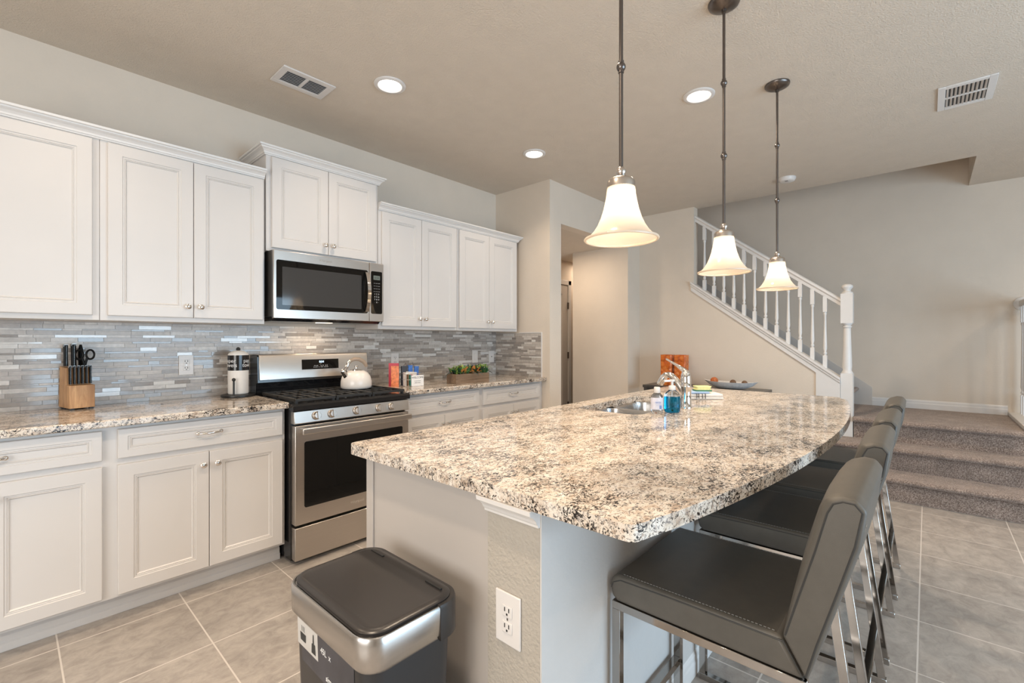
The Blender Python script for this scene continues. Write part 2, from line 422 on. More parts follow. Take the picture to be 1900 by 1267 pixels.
def pull(x, z, yf, parent, w=0.10):
    bm = BM()
    pts = []; rs = []
    for i in range(17):
        t = i/16; s = math.sin(t*PI)
        pts.append((x - w/2 + w*t, yf - 0.006 - 0.022*s**0.6, z + 0.000)); rs.append(0.0045 + 0.0018*abs(math.sin(t*PI*7)))
    tube(bm, pts, rs, 10)
    for sx in (-1, 1): sphere(bm, (x + sx*w/2, yf-0.004, z), 0.010, 1, 0.6, 1.0, 12, 8)
    return part('pull_handle', bm, M['chrome'], parent, smooth=True, label='twisted chrome arch pull')

H = 2.77; YW = 3.32; XC = 3.414; XF = 6.30; YB = -3.42; XL = -2.5
XS0, XS1 = 5.22, 5.33
# ================================================================== SETTING
struct('floor', B(XL, XF+0.1, YB-0.1, 5.2, -0.1, 0.0), M['floor'])
bm = BM()
box(bm, XL, XS1, YB, 2.73, H, H+0.12); box(bm, XL, XC+0.1, 2.73, YW+0.12, H, H+0.12)
box(bm, XS1, XF, YB, -0.30, H, H+0.12)
struct('ceiling', bm, M['ceiling'])
bm = BM()
box(bm, XS1-0.1, XS1, -0.42, 2.0, H+0.12, 5.3); box(bm, XS1, XF, -0.42, -0.30, H+0.12, 5.3)
box(bm, XS1-0.1, XF, -0.42, 3.6, 5.3, 5.4)
struct('ceiling_stairwell', bm, M['wall'])
struct('wall_kitchen', B(XL-0.12, XC, YW, YW+0.12, 0, H), M['wall'])
struct('wall_corner', B(XC, 3.593, 2.617, 3.80, 0, H), M['wall'])
bm = BM(); box(bm, 3.593, 4.924, 2.617, 2.73, 2.385, H); struct('wall_header', bm, M['wall'])
struct('ceiling_hall', B(3.593, 6.2, 2.73, 3.80, 2.385, 2.45), M['ceiling'])
struct('wall_hall_right', B(4.924, XS0, 2.617, 3.40, 0, H), M['wall'])
struct('wall_hall_back', B(3.30, 6.2, 3.80, 3.92, 0, 2.6), M['wall'])
# stair wall with sloping top under the balustrade
def capz(y): return 0.9115 + 0.729*(y-0.596)
bm = prism(BM(), [(0.60, 0), (2.617, 0), (2.617, 5.3), (1.955, 5.3), (1.955, capz(1.955)-0.02), (0.60, capz(0.60)-0.02)], 'x', XS0, XS1)
struct('wall_stair', bm, M['wall'])
struct('wall_stair_upper', B(XS0, XS1, 2.617, 3.6, 2.45, 5.3), M['wall'])
struct('wall_far', B(XF, XF+0.12, YB-0.1, 3.8, 0, 5.4), M['wall'])
struct('wall_stair_end', B(XS1, XF, 3.48, 3.6, 2.45, 5.3), M['wall'])
struct('wall_left', (lambda b: (box(b, XL-0.12, XL, YB, YW, 0, 0.55), box(b, XL-0.12, XL, YB, YW, 2.15, H), box(b, XL-0.12, XL, YB, -0.85, 0.55, 2.15), box(b, XL-0.12, XL, 1.45, YW, 0.55, 2.15), b)[-1])(BM()), M['wall'])
struct('wall_back', (lambda b: (box(b, XL-0.12, 0.20, YB-0.12, YB, 0, H), box(b, 3.82, XF, YB-0.12, YB, 0, H), box(b, 0.20, 3.82, YB-0.12, YB, 2.14, H), b)[-1])(BM()), M['wall'])
# sliding glass door and side window (daylight at the door, added fill at the window)
bm = BM()
for a, b in ((0.20, 0.27), (1.97, 2.05), (3.75, 3.82)): box(bm, a, b, YB-0.08, YB-0.02, 0, 2.14)
box(bm, 0.20, 3.82, YB-0.08, YB-0.02, 0, 0.06); box(bm, 0.20, 3.82, YB-0.08, YB-0.02, 2.07, 2.14)
struct('window_1', bm, M['trim'])
bm = BM()
for a, b in ((-0.85, -0.79), (0.27, 0.33), (1.39, 1.45)): box(bm, XL-0.09, XL-0.03, a, b, 0.55, 2.15)
box(bm, XL-0.09, XL-0.03, -0.85, 1.45, 0.55, 0.61); box(bm, XL-0.09, XL-0.03, -0.85, 1.45, 2.09, 2.15)
struct('window_2', bm, M['trim'])
# baseboards
BASE = [(0, 0), (0.014, 0), (0.014, 0.050), (0.010, 0.060), (0.010, 0.075), (0.005, 0.085), (0, 0.090)]
def sw(path, z=0.0, prof=BASE): return sweep(BM(), path, [(o, zz+z) for o, zz in prof])
LZ = 0.560
struct('baseboard_far', sw([(XF, 0.44), (XF, -0.56)][::-1], LZ), M['trim'])
struct('baseboard_stair', sw([(XS0, 0.80), (XS0, 2.60)]), M['trim'])
struct('baseboard_hall', sw([(4.924, 2.62), (4.924, 3.38)]), M['trim'])
# hall door with casing
d = part('door_1', panel_front(BM(), 4.54, 5.34, 0.01, 2.03, 3.775, 0.02, 0.12), M['door_panel']); d['kind'] = 'structure'
bm = BM(); box(bm, 5.35, 5.415, 3.765, 3.80, 0, 2.105); box(bm, 4.465, 4.53, 3.765, 3.80, 0, 2.105); box(bm, 4.465, 5.415, 3.765, 3.80, 2.04, 2.105)
part('door_casing', bm, M['trim'], d, bevel=0.004)
for z in (0.35, 1.05, 1.75): part('hinge', B(5.333, 5.352, 3.760, 3.776, z-0.045, z+0.045), M['bronze'], d)
# white end casing of the stair wall and light sill on the wall end
struct('trim_1', prism(BM(), [(0.60, 0), (0.79, 0), (0.79, capz(0.79)-0.10), (0.60, capz(0.60)-0.10)], 'x', XS0-0.013, XS0), M['trim'])

# ================================================================== STAIRS
st = thing('staircase', 'taupe carpeted staircase rising from tiled floor to landing and turning left', 'stairs', (4.7, 0, 0))
def step_poly(x, z0, z1, x1):   # side profile with rounded nosing toward -X
    r = 0.022; pts = [(x1, z0), (x, z0), (x, z1-2*r-0.004)]
    for i in range(9):
        a = -PI/2 - PI*i/8
        pts.append((x - 0.024 + r*math.cos(a)*1.2, z1 - r + r*math.sin(a)))
    pts.append((x1, z1)); return pts
RX = (4.69, 4.955, 5.225)
for i, x in enumerate(RX):
    z0, z1 = i*LZ/3, (i+1)*LZ/3
    x1 = RX[i+1] if i < 2 else XF
    pts = step_poly(x, z0, z1, x1)
    bm = BM()
    if i < 2: prism(bm, pts, 'y', -0.56, 1.05)
    else:
        prism(bm, pts, 'y', -0.56, 0.50)
        box(bm, 5.312, XF, 0.5001, 0.599, z0, z1)
    part('step', bm, M['carpet'], st, smooth=True)
for k in range(9):
    y0 = 0.60 + k*0.257; z1 = LZ + (k+1)*0.187
    r = 0.02; pts = [(3.42, z1-0.187), (y0, z1-0.187), (y0, z1-2*r)]
    for i in range(7):
        a = -PI/2 - PI*i/6; pts.append((y0-0.022 + r*math.cos(a)*1.2, z1-r+r*math.sin(a)))
    pts.append((3.42, z1))
    part('step', prism(BM(), pts, 'x', XS1+0.002, XF-0.013), M['carpet'], st, smooth=True)
# skirt board on far wall
def skz(y): return 0.76 + 0.729*(y-0.447)
part('skirt_board', prism(BM(), [(0.44, LZ), (0.44, skz(0.44)), (3.0, skz(3.0)), (3.0, skz(3.0)-0.3), (0.7, LZ)], 'x', XF-0.012, XF-0.0005), M['door_panel'], st, label='painted skirt board')
part('skirt_board', B(5.24, XF, -0.70, -0.562, 0, LZ+0.03), M['trim'], st, bevel=0.004, label='white capped curb beside the landing')

# balustrade
rl = thing('stair_railing', 'white wooden balustrade with turned balusters and newel along the stairs', 'railing', (5.27, 0.55, 0.373))
# sloped cap trim: profile along the slope
def slope_prism(prof, y0, y1, zf):
    bm = BM(); rings = []
    for y in (y0, y1): rings.append([bm.verts.new((x, y, zf(y)+dz)) for x, dz in prof])
    k = len(prof)
    for j in range(k): bm.faces.new([rings[0][j], rings[0][(j+1) % k], rings[1][(j+1) % k], rings[1][j]])
    bm.faces.new(rings[0]); bm.faces.new(rings[1][::-1]); return bm
prof = [(XS1+0.02, 0), (XS0-0.035, 0), (XS0-0.035, -0.022), (XS0-0.024, -0.028), (XS0-0.024, -0.048), (XS0-0.014, -0.056), (XS0-0.014, -0.100), (XS0, -0.100), (XS0, -0.020), (XS1, -0.020), (XS1, -0.03), (XS1+0.02, -0.03)]
part('cap_trim', slope_prism(prof, 0.60, 1.955, capz), M['trim'], rl)
part('cap_trim', slope_prism([(XS0-0.035, 0), (XS0-0.035, -0.022), (XS0-0.024, -0.028), (XS0-0.024, -0.048), (XS0-0.014, -0.056), (XS0-0.014, -0.100), (XS0-0.001, -0.100), (XS0-0.001, 0)], 1.955, 1.985, capz), M['trim'], rl)
def railz(y): return 1.655 + 0.757*(y-0.596)
XR = 5.272
rp = [(XR-0.016, -0.075), (XR+0.016, -0.075), (XR+0.018, -0.045), (XR+0.030, -0.030), (XR+0.028, -0.010), (XR+0.012, 0), (XR-0.012, 0), (XR-0.028, -0.010), (XR-0.030, -0.030), (XR-0.018, -0.045)]
part('handrail', slope_prism(rp, 0.60, 1.955, railz), M['trim'], rl)
def baluster(bm, x, y, zb, zt, sb, s=0.0165):
    """square ends, turned middle; slopes handled by burying ends in rail and cap"""
    box(bm, x-s, x+s, y-s, y+s, zb-0.01, zb+0.11+sb)
    t0 = zb+0.11+sb; t1 = zt-0.15
    L = t1-t0
    prof = [(s*0.95, t0), (s*0.6, t0+0.008), (s*0.95, t0+0.018), (s*0.95, t0+0.028), (s*0.6, t0+0.038), (s*1.02, t0+0.07), (s*0.95, t0+0.12), (s*0.72, t0+L*0.6), (s*0.62, t1-0.03), (s*0.9, t1-0.02), (s*0.9, t1-0.010), (s*0.7, t1)]
    lathe(bm, prof, x, y, 12)
    box(bm, x-s, x+s, y-s, y+s, t1, zt)
    return bm
bpx = [1304.7, 1322.3, 1341, 1360, 1380, 1401, 1422.7, 1444.9, 1466.6, 1490.5, 1514.8, 1539.9]
n = len(bpx)
for i in range(n):
    y = 1.855 - (1.855-0.725)*i/(n-1)
    part('baluster', baluster(BM(), XR, y, capz(y), railz(y)-0.07, 0.0), M['trim'], rl, smooth=True)
bm = BM(); X0, Y0 = 5.262, 0.552; s = 0.046
box(bm, X0-s, X0+s, Y0-s, Y0+s, 0.374, 0.955)
lathe(bm, [(0.044, 0.955), (0.045, 0.962), (0.036, 0.975), (0.034, 0.99), (0.038, 1.02), (0.034, 1.15), (0.028, 1.37), (0.027, 1.375), (0.036, 1.385), (0.036, 1.392), (0.028, 1.40), (0.040, 1.412), (0.040, 1.42)], X0, Y0, 24)
box(bm, X0-s, X0+s, Y0-s, Y0+s, 1.42, 1.695)
lathe(bm, [(0.045, 1.695), (0.046, 1.705), (0.034, 1.712), (0.026, 1.722), (0.030, 1.735), (0.044, 1.752), (0.046, 1.762), (0.040, 1.775), (0.022, 1.785), (0, 1.788)], X0, Y0, 24)
part('newel_post', bm, M['trim'], rl, smooth=True)
# second guard rail at the right edge of the landing
g2 = thing('landing_railing', 'white guard rail with round wall rosette at right edge of landing', 'railing', (6.2, -0.645, 0.59))
bm = BM(); lathe(bm, [(0.062, 0), (0.062, 0.010), (0.050, 0.018), (0.030, 0.022), (0, 0.022)], seg=28)
bmesh.ops.transform(bm, matrix=Matrix.Translation((XF-0.0005, -0.655, 1.60)) @ Matrix.Rotation(-PI/2, 4, 'Y'), verts=bm.verts)
part('rosette', bm, M['trim'], g2, smooth=True)
bm = BM(); bar(bm, (XF-0.02, -0.655, 1.60), (5.3, -0.655, 1.60), 0.055, 0.06, (0, 1, 0)); part('handrail', bm, M['trim'], g2, bevel=0.012, seg=3)
for k in range(8):
    part('baluster', baluster(BM(), 6.215-k*0.115, -0.648, 0.60, 1.575, 0.05), M['trim'], g2, smooth=True)

# ================================================================== UPPER CABINETS
YD = 2.97; YF = 2.99
CR = [(0, 0), (0.008, 0), (0.010, 0.006), (0.014, 0.008), (0.016, 0.016), (0.024, 0.026), (0.036, 0.034), (0.038, 0.040), (0.046, 0.042), (0.048, 0.052), (0, 0.052)]
def upper(label, x0, x1, z0, z1, doors, crown, knobs, dz0=None, dz1=None):
    t = thing('wall_cabinet', label, 'cabinet', ((x0+x1)/2, YW, z0), group='white wall cabinets')
    part('cabinet_body', B(x0+0.0005, x1-0.0005, YF, YW-0.002, z0, z1), M['cab'], t, bevel=0.0015, seg=1)
    for (a, b), kx in zip(doors, knobs):
        dr = part('door', panel_front(BM(), a, b, dz0 or z0+0.024, dz1 or z1-0.012, YD), M['cab'], t)
        knob(kx, (dz0 or z0+0.024)+0.060, YD, dr)
    if crown:
        part('crown_molding', sweep(BM(), crown, [(o, z+z1-0.004) for o, z in CR]), M['trim'], t)
    return t
yb = YW-0.004
upper('tall white wall cabinet at far left, cut by the photo edge', -0.22, 0.305, 1.36, 2.245, [(-0.19, 0.278)], [(0.305, YF), (-0.22, YF)][::-1][::-1], [-0.15])
upper('wide two-door white wall cabinet left of the microwave', 0.305, 1.055, 1.36, 2.245, [(0.333, 0.6865), (0.6895, 1.043)], [(1.053, YF), (0.305, YF)], [0.658, 0.718])
upper('raised short white wall cabinet above the microwave', 1.062, 1.830, 1.811, 2.400, [(1.092, 1.4475), (1.4505, 1.808)], [(1.830, yb), (1.830, YF), (1.062, YF), (1.062, yb)], [1.422, 1.476], 1.832, 2.390)
upper('narrow-door white wall cabinet just right of the microwave', 1.832, 2.595, 1.345, 2.225, [(1.857, 2.2125), (2.2155, 2.575)], [(2.595, YF), (1.832, YF)], [2.185, 2.243])
upper('white wall cabinet nearest the corner, above the planter box', 2.595, 3.372, 1.345, 2.225, [(2.612, 2.970), (2.973, 3.345)], [(3.372, yb), (3.372, YF), (2.595, YF)], [2.942, 3.001])

# ================================================================== BASE CABINETS
YDB = 2.69; YFB = 2.71
KICK = [(0, 0), (0.012, 0), (0.012, 0.030), (0.006, 0.036), (0.006, 0.060), (0.002, 0.066), (0, 0.07)]
def base(label, x0, x1, doors, drawer, knobs):
    t = thing('base_cabinet', label, 'cabinet', ((x0+x1)/2, 3.0, 0), group='white base cabinets')
    bm = BM(); box(bm, x0, x1, YFB, YW-0.002, 0.104, 0.880); box(bm, x0, x1, 2.785, YW-0.002, 0.0, 0.104)
    part('cabinet_body', bm, M['cab'], t)
    part('toe_kick', sweep(BM(), [(x1, 2.785), (x0, 2.785)], KICK), M['cab'], t)
    for (a, b), kx in zip(doors, knobs):
        dr = part('door', panel_front(BM(), a, b, 0.118, 0.702, YDB), M['cab'], t); knob(kx, 0.64, YDB, dr)
    a, b = drawer
    dr = part('drawer', panel_front(BM(), a, b, 0.730, 0.862, YDB, stile=0.034), M['cab'], t)
    pull((a+b)/2, 0.798, YDB, dr)
    return t
base('white base cabinet at far left with one door in view', -0.42, 0.310, [(-0.39, -0.066), (-0.063, 0.284)], (-0.39, 0.284), [-0.095, -0.034])
base('white base cabinet directly left of the range, drawer over two doors', 0.310, 1.062, [(0.336, 0.6885), (0.6915, 1.046)], (0.336, 1.046), [0.660, 0.722])
base('white base cabinet directly right of the range', 1.846, 2.600, [(1.860, 2.215), (2.218, 2.575)], (1.860, 2.575), [2.186, 2.247])
base('white base cabinet in the corner by the hallway', 2.600, 3.411, [(2.622, 2.99), (2.993, 3.36)], (2.622, 3.360), [2.96, 3.02])

# countertops
def ctop(label, x0, x1, loc):
    o = single('granite_countertop', B(x0, x1, 2.650, YW-0.012, 0.8805, 0.914), M['granite'], label, 'countertop', 'granite counters along the wall', loc=loc, bevel=0.006, seg=3)
    return o
ctop('speckled granite countertop left of the range, under the knife block', -0.45, 1.066, (0.3, 3.0, 0.88))
ctop('speckled granite countertop right of the range, under the planter box', 1.8445, 3.4135, (2.6, 3.0, 0.88))

# backsplash mosaic
def mosaic(bm, a0, a1, z0, z1, place, thick=0.007):
    rows = []; z = z0; pat = [0.0205, 0.0205, 0.0085, 0.0205, 0.013, 0.0205, 0.0085, 0.0205]
    i = 0
    while z < z1-0.004:
        hh = pat[i % len(pat)] if random.random() > 0.2 else random.choice(pat); i += 1
        zt = min(z+hh, z1); rows.append((z, zt)); z = zt+0.0016
    for z, zt in rows:
        a = a0 - random.random()*0.1
        while a < a1:
            L = random.choice([0.05, 0.075, 0.10, 0.10, 0.15, 0.15, 0.20]); b = a+L
            aa, bb = max(a, a0), min(b, a1)
            if bb-aa > 0.003:
                mi = random.choices(range(5), [18, 30, 27, 17, 8])[0]
                if zt-z < 0.011: mi = random.choices(range(5), [40, 20, 15, 15, 10])[0]
                tt = thick + (0.0008 if mi in (0, 4) else 0) + random.random()*0.0006
                place(bm, aa, bb, z, zt, tt, mi)
            a = b+0.0016
def place_y(bm, a, b, z, zt, t, mi): box(bm, a, b, YW-0.001-t, YW-0.001, z, zt, mi)
def place_x(bm, a, b, z, zt, t, mi): box(bm, XC-0.001-t, XC-0.001, a, b, z, zt, mi)
ts = thing('tile_backsplash', 'grey and taupe linear mosaic tile backsplash behind the counters', 'backsplash', (1.5, YW, 0.914))
bm = BM(); mosaic(bm, -0.45, 3.405, 0.9145, 1.358, place_y); part('mosaic_tiles', bm, TILES, ts)
bm = BM(); mosaic(bm, 2.716, 3.311, 0.9145, 1.330, place_x); part('mosaic_tiles', bm, TILES, ts, label='mosaic returning along the side wall')
bm = BM(); box(bm, -0.45, XC-0.0005, YW-0.0055, YW-0.0005, 0.914, 1.36); box(bm, XC-0.0055, XC-0.0005, 2.714, YW-0.006, 0.914, 1.332); part('grout', bm, M['caulk'], ts)
bm = BM(); box(bm, XC-0.010, XC-0.0005, 2.706, 2.714, 0.914, 1.340); box(bm, XC-0.010, XC-0.0005, 2.714, 2.99, 1.332, 1.340); part('edge_strip', bm, M['trim'], ts)

# outlets
def outlet(label, cx, cy, cz, face, kind='duplex', w=0.074, h=0.118):
    """face 'y': plate facing -Y ; 'x': facing -X"""
    t = thing('electrical_outlet' if kind == 'duplex' else 'wall_switch', label, 'outlet' if kind == 'duplex' else 'switch', (cx, cy, cz))
    def f(u, v, d): return (cx+u, cy-d, cz+v) if face == 'y' else (cx-d, cy-u, cz+v)
    def slab(u0, u1, v0, v1, d0, d1):
        bm = BM(); pts = [f(u, v, d) for d in (d0, d1) for v in (v0, v1) for u in (u0, u1)]
        vv = [bm.verts.new(p) for p in pts]
        for q in ((0, 2, 3, 1), (4, 5, 7, 6), (0, 1, 5, 4), (2, 6, 7, 3), (0, 4, 6, 2), (1, 3, 7, 5)): bm.faces.new([vv[i] for i in q])
        return bm
    part('cover_plate', slab(-w/2, w/2, -h/2, h/2, 0, 0.006), M['plastic'], t, bevel=0.002)
    if kind == 'duplex':
        for s in (-1, 1):
            rc = slab(-0.016, 0.016, s*0.0195-0.0135, s*0.0195+0.0135, 0.006, 0.0085)
            r = part('socket', rc, M['plastic'], t, bevel=0.004)
            for bmx in (slab(-0.0085, -0.0055, s*0.0195-0.001, s*0.0195+0.009, 0.0084, 0.0089), slab(0.0050, 0.0080, s*0.0195-0.001, s*0.0195+0.009, 0.0084, 0.0089), slab(-0.0025, 0.0025, s*0.0195-0.0095, s*0.0195-0.0045, 0.0084, 0.0089)):
                part('slot', bmx, M['plastic_dark'], r)
        part('screw', slab(-0.002, 0.002, -0.003, 0.003, 0.006, 0.0068), M['nickel_b'], t)
    elif kind == 'switch':
        part('rocker', slab(-0.015, 0.015, -0.032, 0.032, 0.006, 0.010), M['plastic'], t, bevel=0.002)
    else:
        part('jack', slab(-0.004, 0.004, -0.004, 0.004, 0.006, 0.010), M['plastic_dark'], t)
yo = YW-0.0095
outlet('white duplex outlet on tile between knife block and paper towels', 0.727, yo, 1.113, 'y')
outlet('white duplex outlet on tile behind the red booklet', 2.187, yo, 1.095, 'y')
outlet('white wall switch on tile above the planter box', 3.105, yo, 1.10, 'y', 'switch')
outlet('white jack plate on tile nearest the inside corner', 3.335, yo, 1.095, 'y', 'jack')
outlet('white duplex outlet on the end of the island knee wall', 0.8195, 0.752, 0.586+0.002, 'x', 'duplex', 0.080, 0.125)

# ================================================================== RANGE
RX0, RX1 = 1.074, 1.832
rg = thing('gas_range', 'stainless steel gas range with black cooktop, left of centre', 'stove', (1.453, 2.95, 0))
bm = BM(); box(bm, RX0, RX1, 2.655, 3.29, 0.02, 0.885)
for x in (RX0+0.04, RX1-0.04):
    for y in (2.70, 3.24): box(bm, x-0.015, x+0.015, y-0.015, y+0.015, 0, 0.02)
part('range_body', bm, M['black_gloss'], rg)
bm = prism(BM(), [(2.625, 0.866), (2.600, 0.868), (2.600, 0.893), (2.610, 0.905), (3.20, 0.905), (3.20, 0.885), (2.655, 0.885), (2.655, 0.866)], 'x', RX0-0.008, RX1+0.006); part('cooktop', bm, M['black_gloss'], rg)
# grates
gz = 0.931
for k in range(3):
    a = RX0+0.015 + k*0.2435; b = a+0.238
    bm = BM()
    for y in (2.635, 2.88, 3.125): box(bm, a, b, y-0.006, y+0.006, gz-0.014, gz)
    for x in (a+0.006, (a+b)/2, b-0.006): box(bm, x-0.006, x+0.006, 2.635, 3.125, gz-0.014, gz-0.0002)
    for y in (2.757, 3.003):
        box(bm, a+0.012, b-0.012, y-0.005, y+0.005, gz-0.012, gz-0.0004)
        for x in (a+0.065, b-0.065): box(bm, x-0.005, x+0.005, y-0.07, y+0.07, gz-0.012, gz-0.0006)
    for x in (a+0.01, b-0.01):
        for y in (2.645, 3.115): box(bm, x-0.008, x+0.008, y-0.008, y+0.008, 0.905, gz-0.012)
    part('grate', bm, M['cast_iron'], rg)
    for y in (2.757, 3.003):
        if k == 1 and y > 3: continue
        bm = BM(); lathe(bm, [(0.045, 0.9055), (0.045, 0.912), (0.034, 0.913), (0.034, 0.921), (0, 0.9215)], (a+b)/2, y if k != 1 else 2.9, 24); part('burner', bm, M['cast_iron'], rg, smooth=True)
# console/backguard
BX0, BX1 = 1.082, 1.842
bm = prism(BM(), [(3.29, 0.905), (3.195, 0.905), (3.185, 0.985), (3.155, 0.990), (3.165, 1.155), (3.175, 1.165), (3.29, 1.165)], 'x', BX0-0.008, BX1-0.004); part('backguard', bm, M['black_gloss'], rg)
bm = prism(BM(), [(3.1545, 1.008), (3.1485, 1.006), (3.1585, 1.156), (3.166, 1.170), (3.292, 1.170), (3.292, 1.1655), (3.172, 1.1655), (3.1648, 1.155)], 'x', BX0, BX1); cp = part('console_panel', bm, M['steel'], rg, bevel=0.002)
def cf(z): return 3.1485 + 0.0100*(z-1.006)/0.15
def cslab(x0, x1, z0, z1, t): 
    bm = BM(); vv = [bm.verts.new(p) for p in ((x0, cf(z0)+0.002, z0), (x1, cf(z0)+0.002, z0), (x1, cf(z1)+0.002, z1), (x0, cf(z1)+0.002, z1), (x0, cf(z0)-t, z0), (x1, cf(z0)-t, z0), (x1, cf(z1)-t, z1), (x0, cf(z1)-t, z1))]
    for q in ((0, 1, 2, 3), (7, 6, 5, 4), (0, 4, 5, 1), (1, 5, 6, 2), (2, 6, 7, 3), (3, 7, 4, 0)): bm.faces.new([vv[i] for i in q])
    return bm
dp = part('control_display', cslab(1.350, 1.612, 1.062, 1.130, 0.0012), M['black_glass'], rg, label='black touch display with white digits')
text_mesh('0:54', 0.020, M['led'], dp, lambda u, v, w: (1.487+u, cf(1.11)-0.0022-w, 1.112+v), name='digits')
text_mesh('o o o     o  o   o o\no o o  o  o o  o o o', 0.013, M['white_ink'], dp, lambda u, v, w: (1.481+u, cf(1.08)-0.0020-w, 1.082+v), name='touch_keys', line=0.8)
# front
part('control_panel', prism(BM(), [(2.655, 0.792), (2.606, 0.792), (2.600, 0.796), (2.612, 0.862), (2.655, 0.866)], 'x', RX0, RX1), M['steel'], rg, bevel=0.002)
for kx in (1.197, 1.290, 1.448, 1.603, 1.697):
    bm = BM(); lathe(bm, [(0.0235, 0), (0.0235, 0.010), (0.021, 0.012), (0.019, 0.026), (0.017, 0.028), (0, 0.028)], seg=28)
    box(bm, -0.0045, 0.0045, -0.019, 0.019, 0.026, 0.036)
    bmesh.ops.transform(bm, matrix=Matrix.Translation((kx, 2.6055, 0.829)) @ Matrix.Rotation(PI/2 - 0.17, 4, 'X'), verts=bm.verts)
    part('burner_knob', bm, M['steel'], rg, smooth=True)
dr = part('oven_door', B(RX0+0.004, RX1-0.004, 2.602, 2.655, 0.226, 0.782), M['steel'], rg, bevel=0.003)
part('oven_window', prism(BM(), rrect(1.128, 1.779, 0.318, 0.690, 0.012), 'y', 2.5995, 2.6025), M['black_glass'], dr, label='black glass oven window')
bm = BM(); box(bm, 1.100, 1.822, 2.552, 2.566, 0.737, 0.772); part('door_handle', bm, M['steel'], dr, bevel=0.005, seg=3)
bm = BM(); box(bm, 1.105, 1.128, 2.566, 2.602, 0.742, 0.766); box(bm, 1.794, 1.817, 2.566, 2.602, 0.742, 0.766); part('handle_bracket', bm, M['steel'], dr)
text_mesh('Whirlpool', 0.022, M['chrome'], dr, lambda u, v, w: (1.452+u, 2.6015-w, 0.272+v), name='brand_lettering')
part('storage_drawer', B(RX0+0.004, RX1-0.004, 2.604, 2.655, 0.028, 0.210), M['steel'], rg, bevel=0.003)

# ================================================================== MICROWAVE
mw = thing('microwave', 'stainless over-the-range microwave under the raised cabinet', 'microwave', (1.453, 3.1, 1.39))
MX0, MX1, MZ0, MZ1, MY = 1.078, 1.8305, 1.396, 1.810, 2.912
bm = BM(); box(bm, MX0, MX1, MY+0.028, YW-0.012, MZ0+0.012, MZ1); part('microwave_body', bm, mat('dark_metal_case', (0.10, 0.095, 0.09), 0.35, 0.5), mw)
part('underside_vent', prism(BM(), [(MY+0.02, MZ0+0.012), (MY+0.05, MZ0-0.016), (3.30, MZ0-0.016), (3.30, MZ0+0.012)], 'x', MX0+0.01, MX1-0.01), M['black_gloss'], mw)
dr = part('door', B(MX0, 1.7165, MY, MY+0.027, MZ0, MZ1), M['steel'], mw, bevel=0.003, label='brushed stainless door')
part('window', prism(BM(), rrect(1.094, 1.704, 1.450, 1.752, 0.012), 'y', MY-0.0015, MY+0.002), M['black_glass'], dr, label='black glass window')
part('screen', prism(BM(), rrect(1.128, 1.655, 1.478, 1.712, 0.004), 'y', MY-0.0021, MY-0.0012), M['mesh_glass'], dr)
pts = [(1.692, MY-0.010-0.034*math.sin(PI*t/14)**0.8, 1.462 + 0.275*t/14) for t in range(15)]
bm = BM()
for p, q in zip(pts, pts[1:]): pass
rings = []
for p in pts: rings.append([bm.verts.new((p[0]+a, p[1]+b, p[2])) for a, b in ((-0.013, -0.004), (0.013, -0.004), (0.013, 0.004), (-0.013, 0.004))])
for A, C in zip(rings, rings[1:]):
    for k in range(4): bm.faces.new([A[k], A[(k+1) % 4], C[(k+1) % 4], C[k]])
bm.faces.new(rings[0]); bm.faces.new(rings[-1][::-1])
box(bm, 1.683, 1.701, MY-0.012, MY, 1.462, 1.478); box(bm, 1.683, 1.701, MY-0.012, MY, 1.721, 1.737)
part('door_handle', bm, M['chrome'], dr, smooth=True)
text_mesh('Whirlpool', 0.020, M['chrome'], dr, lambda u, v, w: (1.400+u, MY-0.0005-w, 1.779+v), name='brand_lettering')
cp = part('control_panel', B(1.7195, MX1, MY, MY+0.027, MZ0, MZ1), M['steel'], mw, bevel=0.003)
part('keypad', prism(BM(), rrect(1.730, 1.818, 1.450, 1.752, 0.010), 'y', MY-0.0015, MY+0.002), M['black_glass'], cp, label='black glass keypad')
part('display', B(1.748, 1.800, MY-0.0022, MY-0.0014, 1.692, 1.722), M['lcd'], cp)
text_mesh('0:54', 0.020, M['ink'], cp, lambda u, v, w: (1.774+u, MY-0.0024-w, 1.706+v), name='digits')
text_mesh('--- --- ---\n--- --- ---\n--- --- ---\n--- --- ---\n1  2  3\n4  5  6\n7  8  9\n·  0  ·', 0.0145, M['white_ink'], cp, lambda u, v, w: (1.774+u, MY-0.0022-w, 1.600+v), name='key_labels', line=1.35)
M_ul = emit('range_hood_lamp_lens', (1.0, 0.85, 0.66), 3)
part('lamp_lens', B(1.40, 1.50, 3.02, 3.06, MZ0-0.018, MZ0-0.0155), M_ul, mw)
area('microwave_task_light', (1.45, 3.13, MZ0-0.022), (0, 0, 0), 0.16, 0.06, 1.1, (1.0, 0.78, 0.55))

# ================================================================== ISLAND
isl = thing('kitchen_island', 'island base with grey cabinet end panel and textured knee wall', 'island', (2.1, 1.0, 0))
part('cabinet_body', B(0.822, 3.30, 0.826, 1.400, 0.0, 0.8795), M['panel'], isl, bevel=0.002, seg=1)
part('corner_trim', B(0.815, 0.8225, 1.362, 1.402, 0.0, 0.8795), M['panel'], isl, bevel=0.002)
kw = part('knee_wall', B(0.820, 3.30, 0.657, 0.8255, 0, 0.8795), mat('textured_knee_wall_paint', (0.41, 0.375, 0.325), 0.75, var=0.02, bs=0.7, bscale=110, bd=0.005), isl, label='beige orange-peel textured knee wall')
M_blue = mat('white_knee_wall_face_paint', (0.56, 0.54, 0.52), 0.6, var=0.01, bs=0.2, bscale=90, bd=0.003)
part('knee_wall_face', B(0.8205, 3.30, 0.6525, 0.6568, 0.0, 0.8795), M_blue, isl)
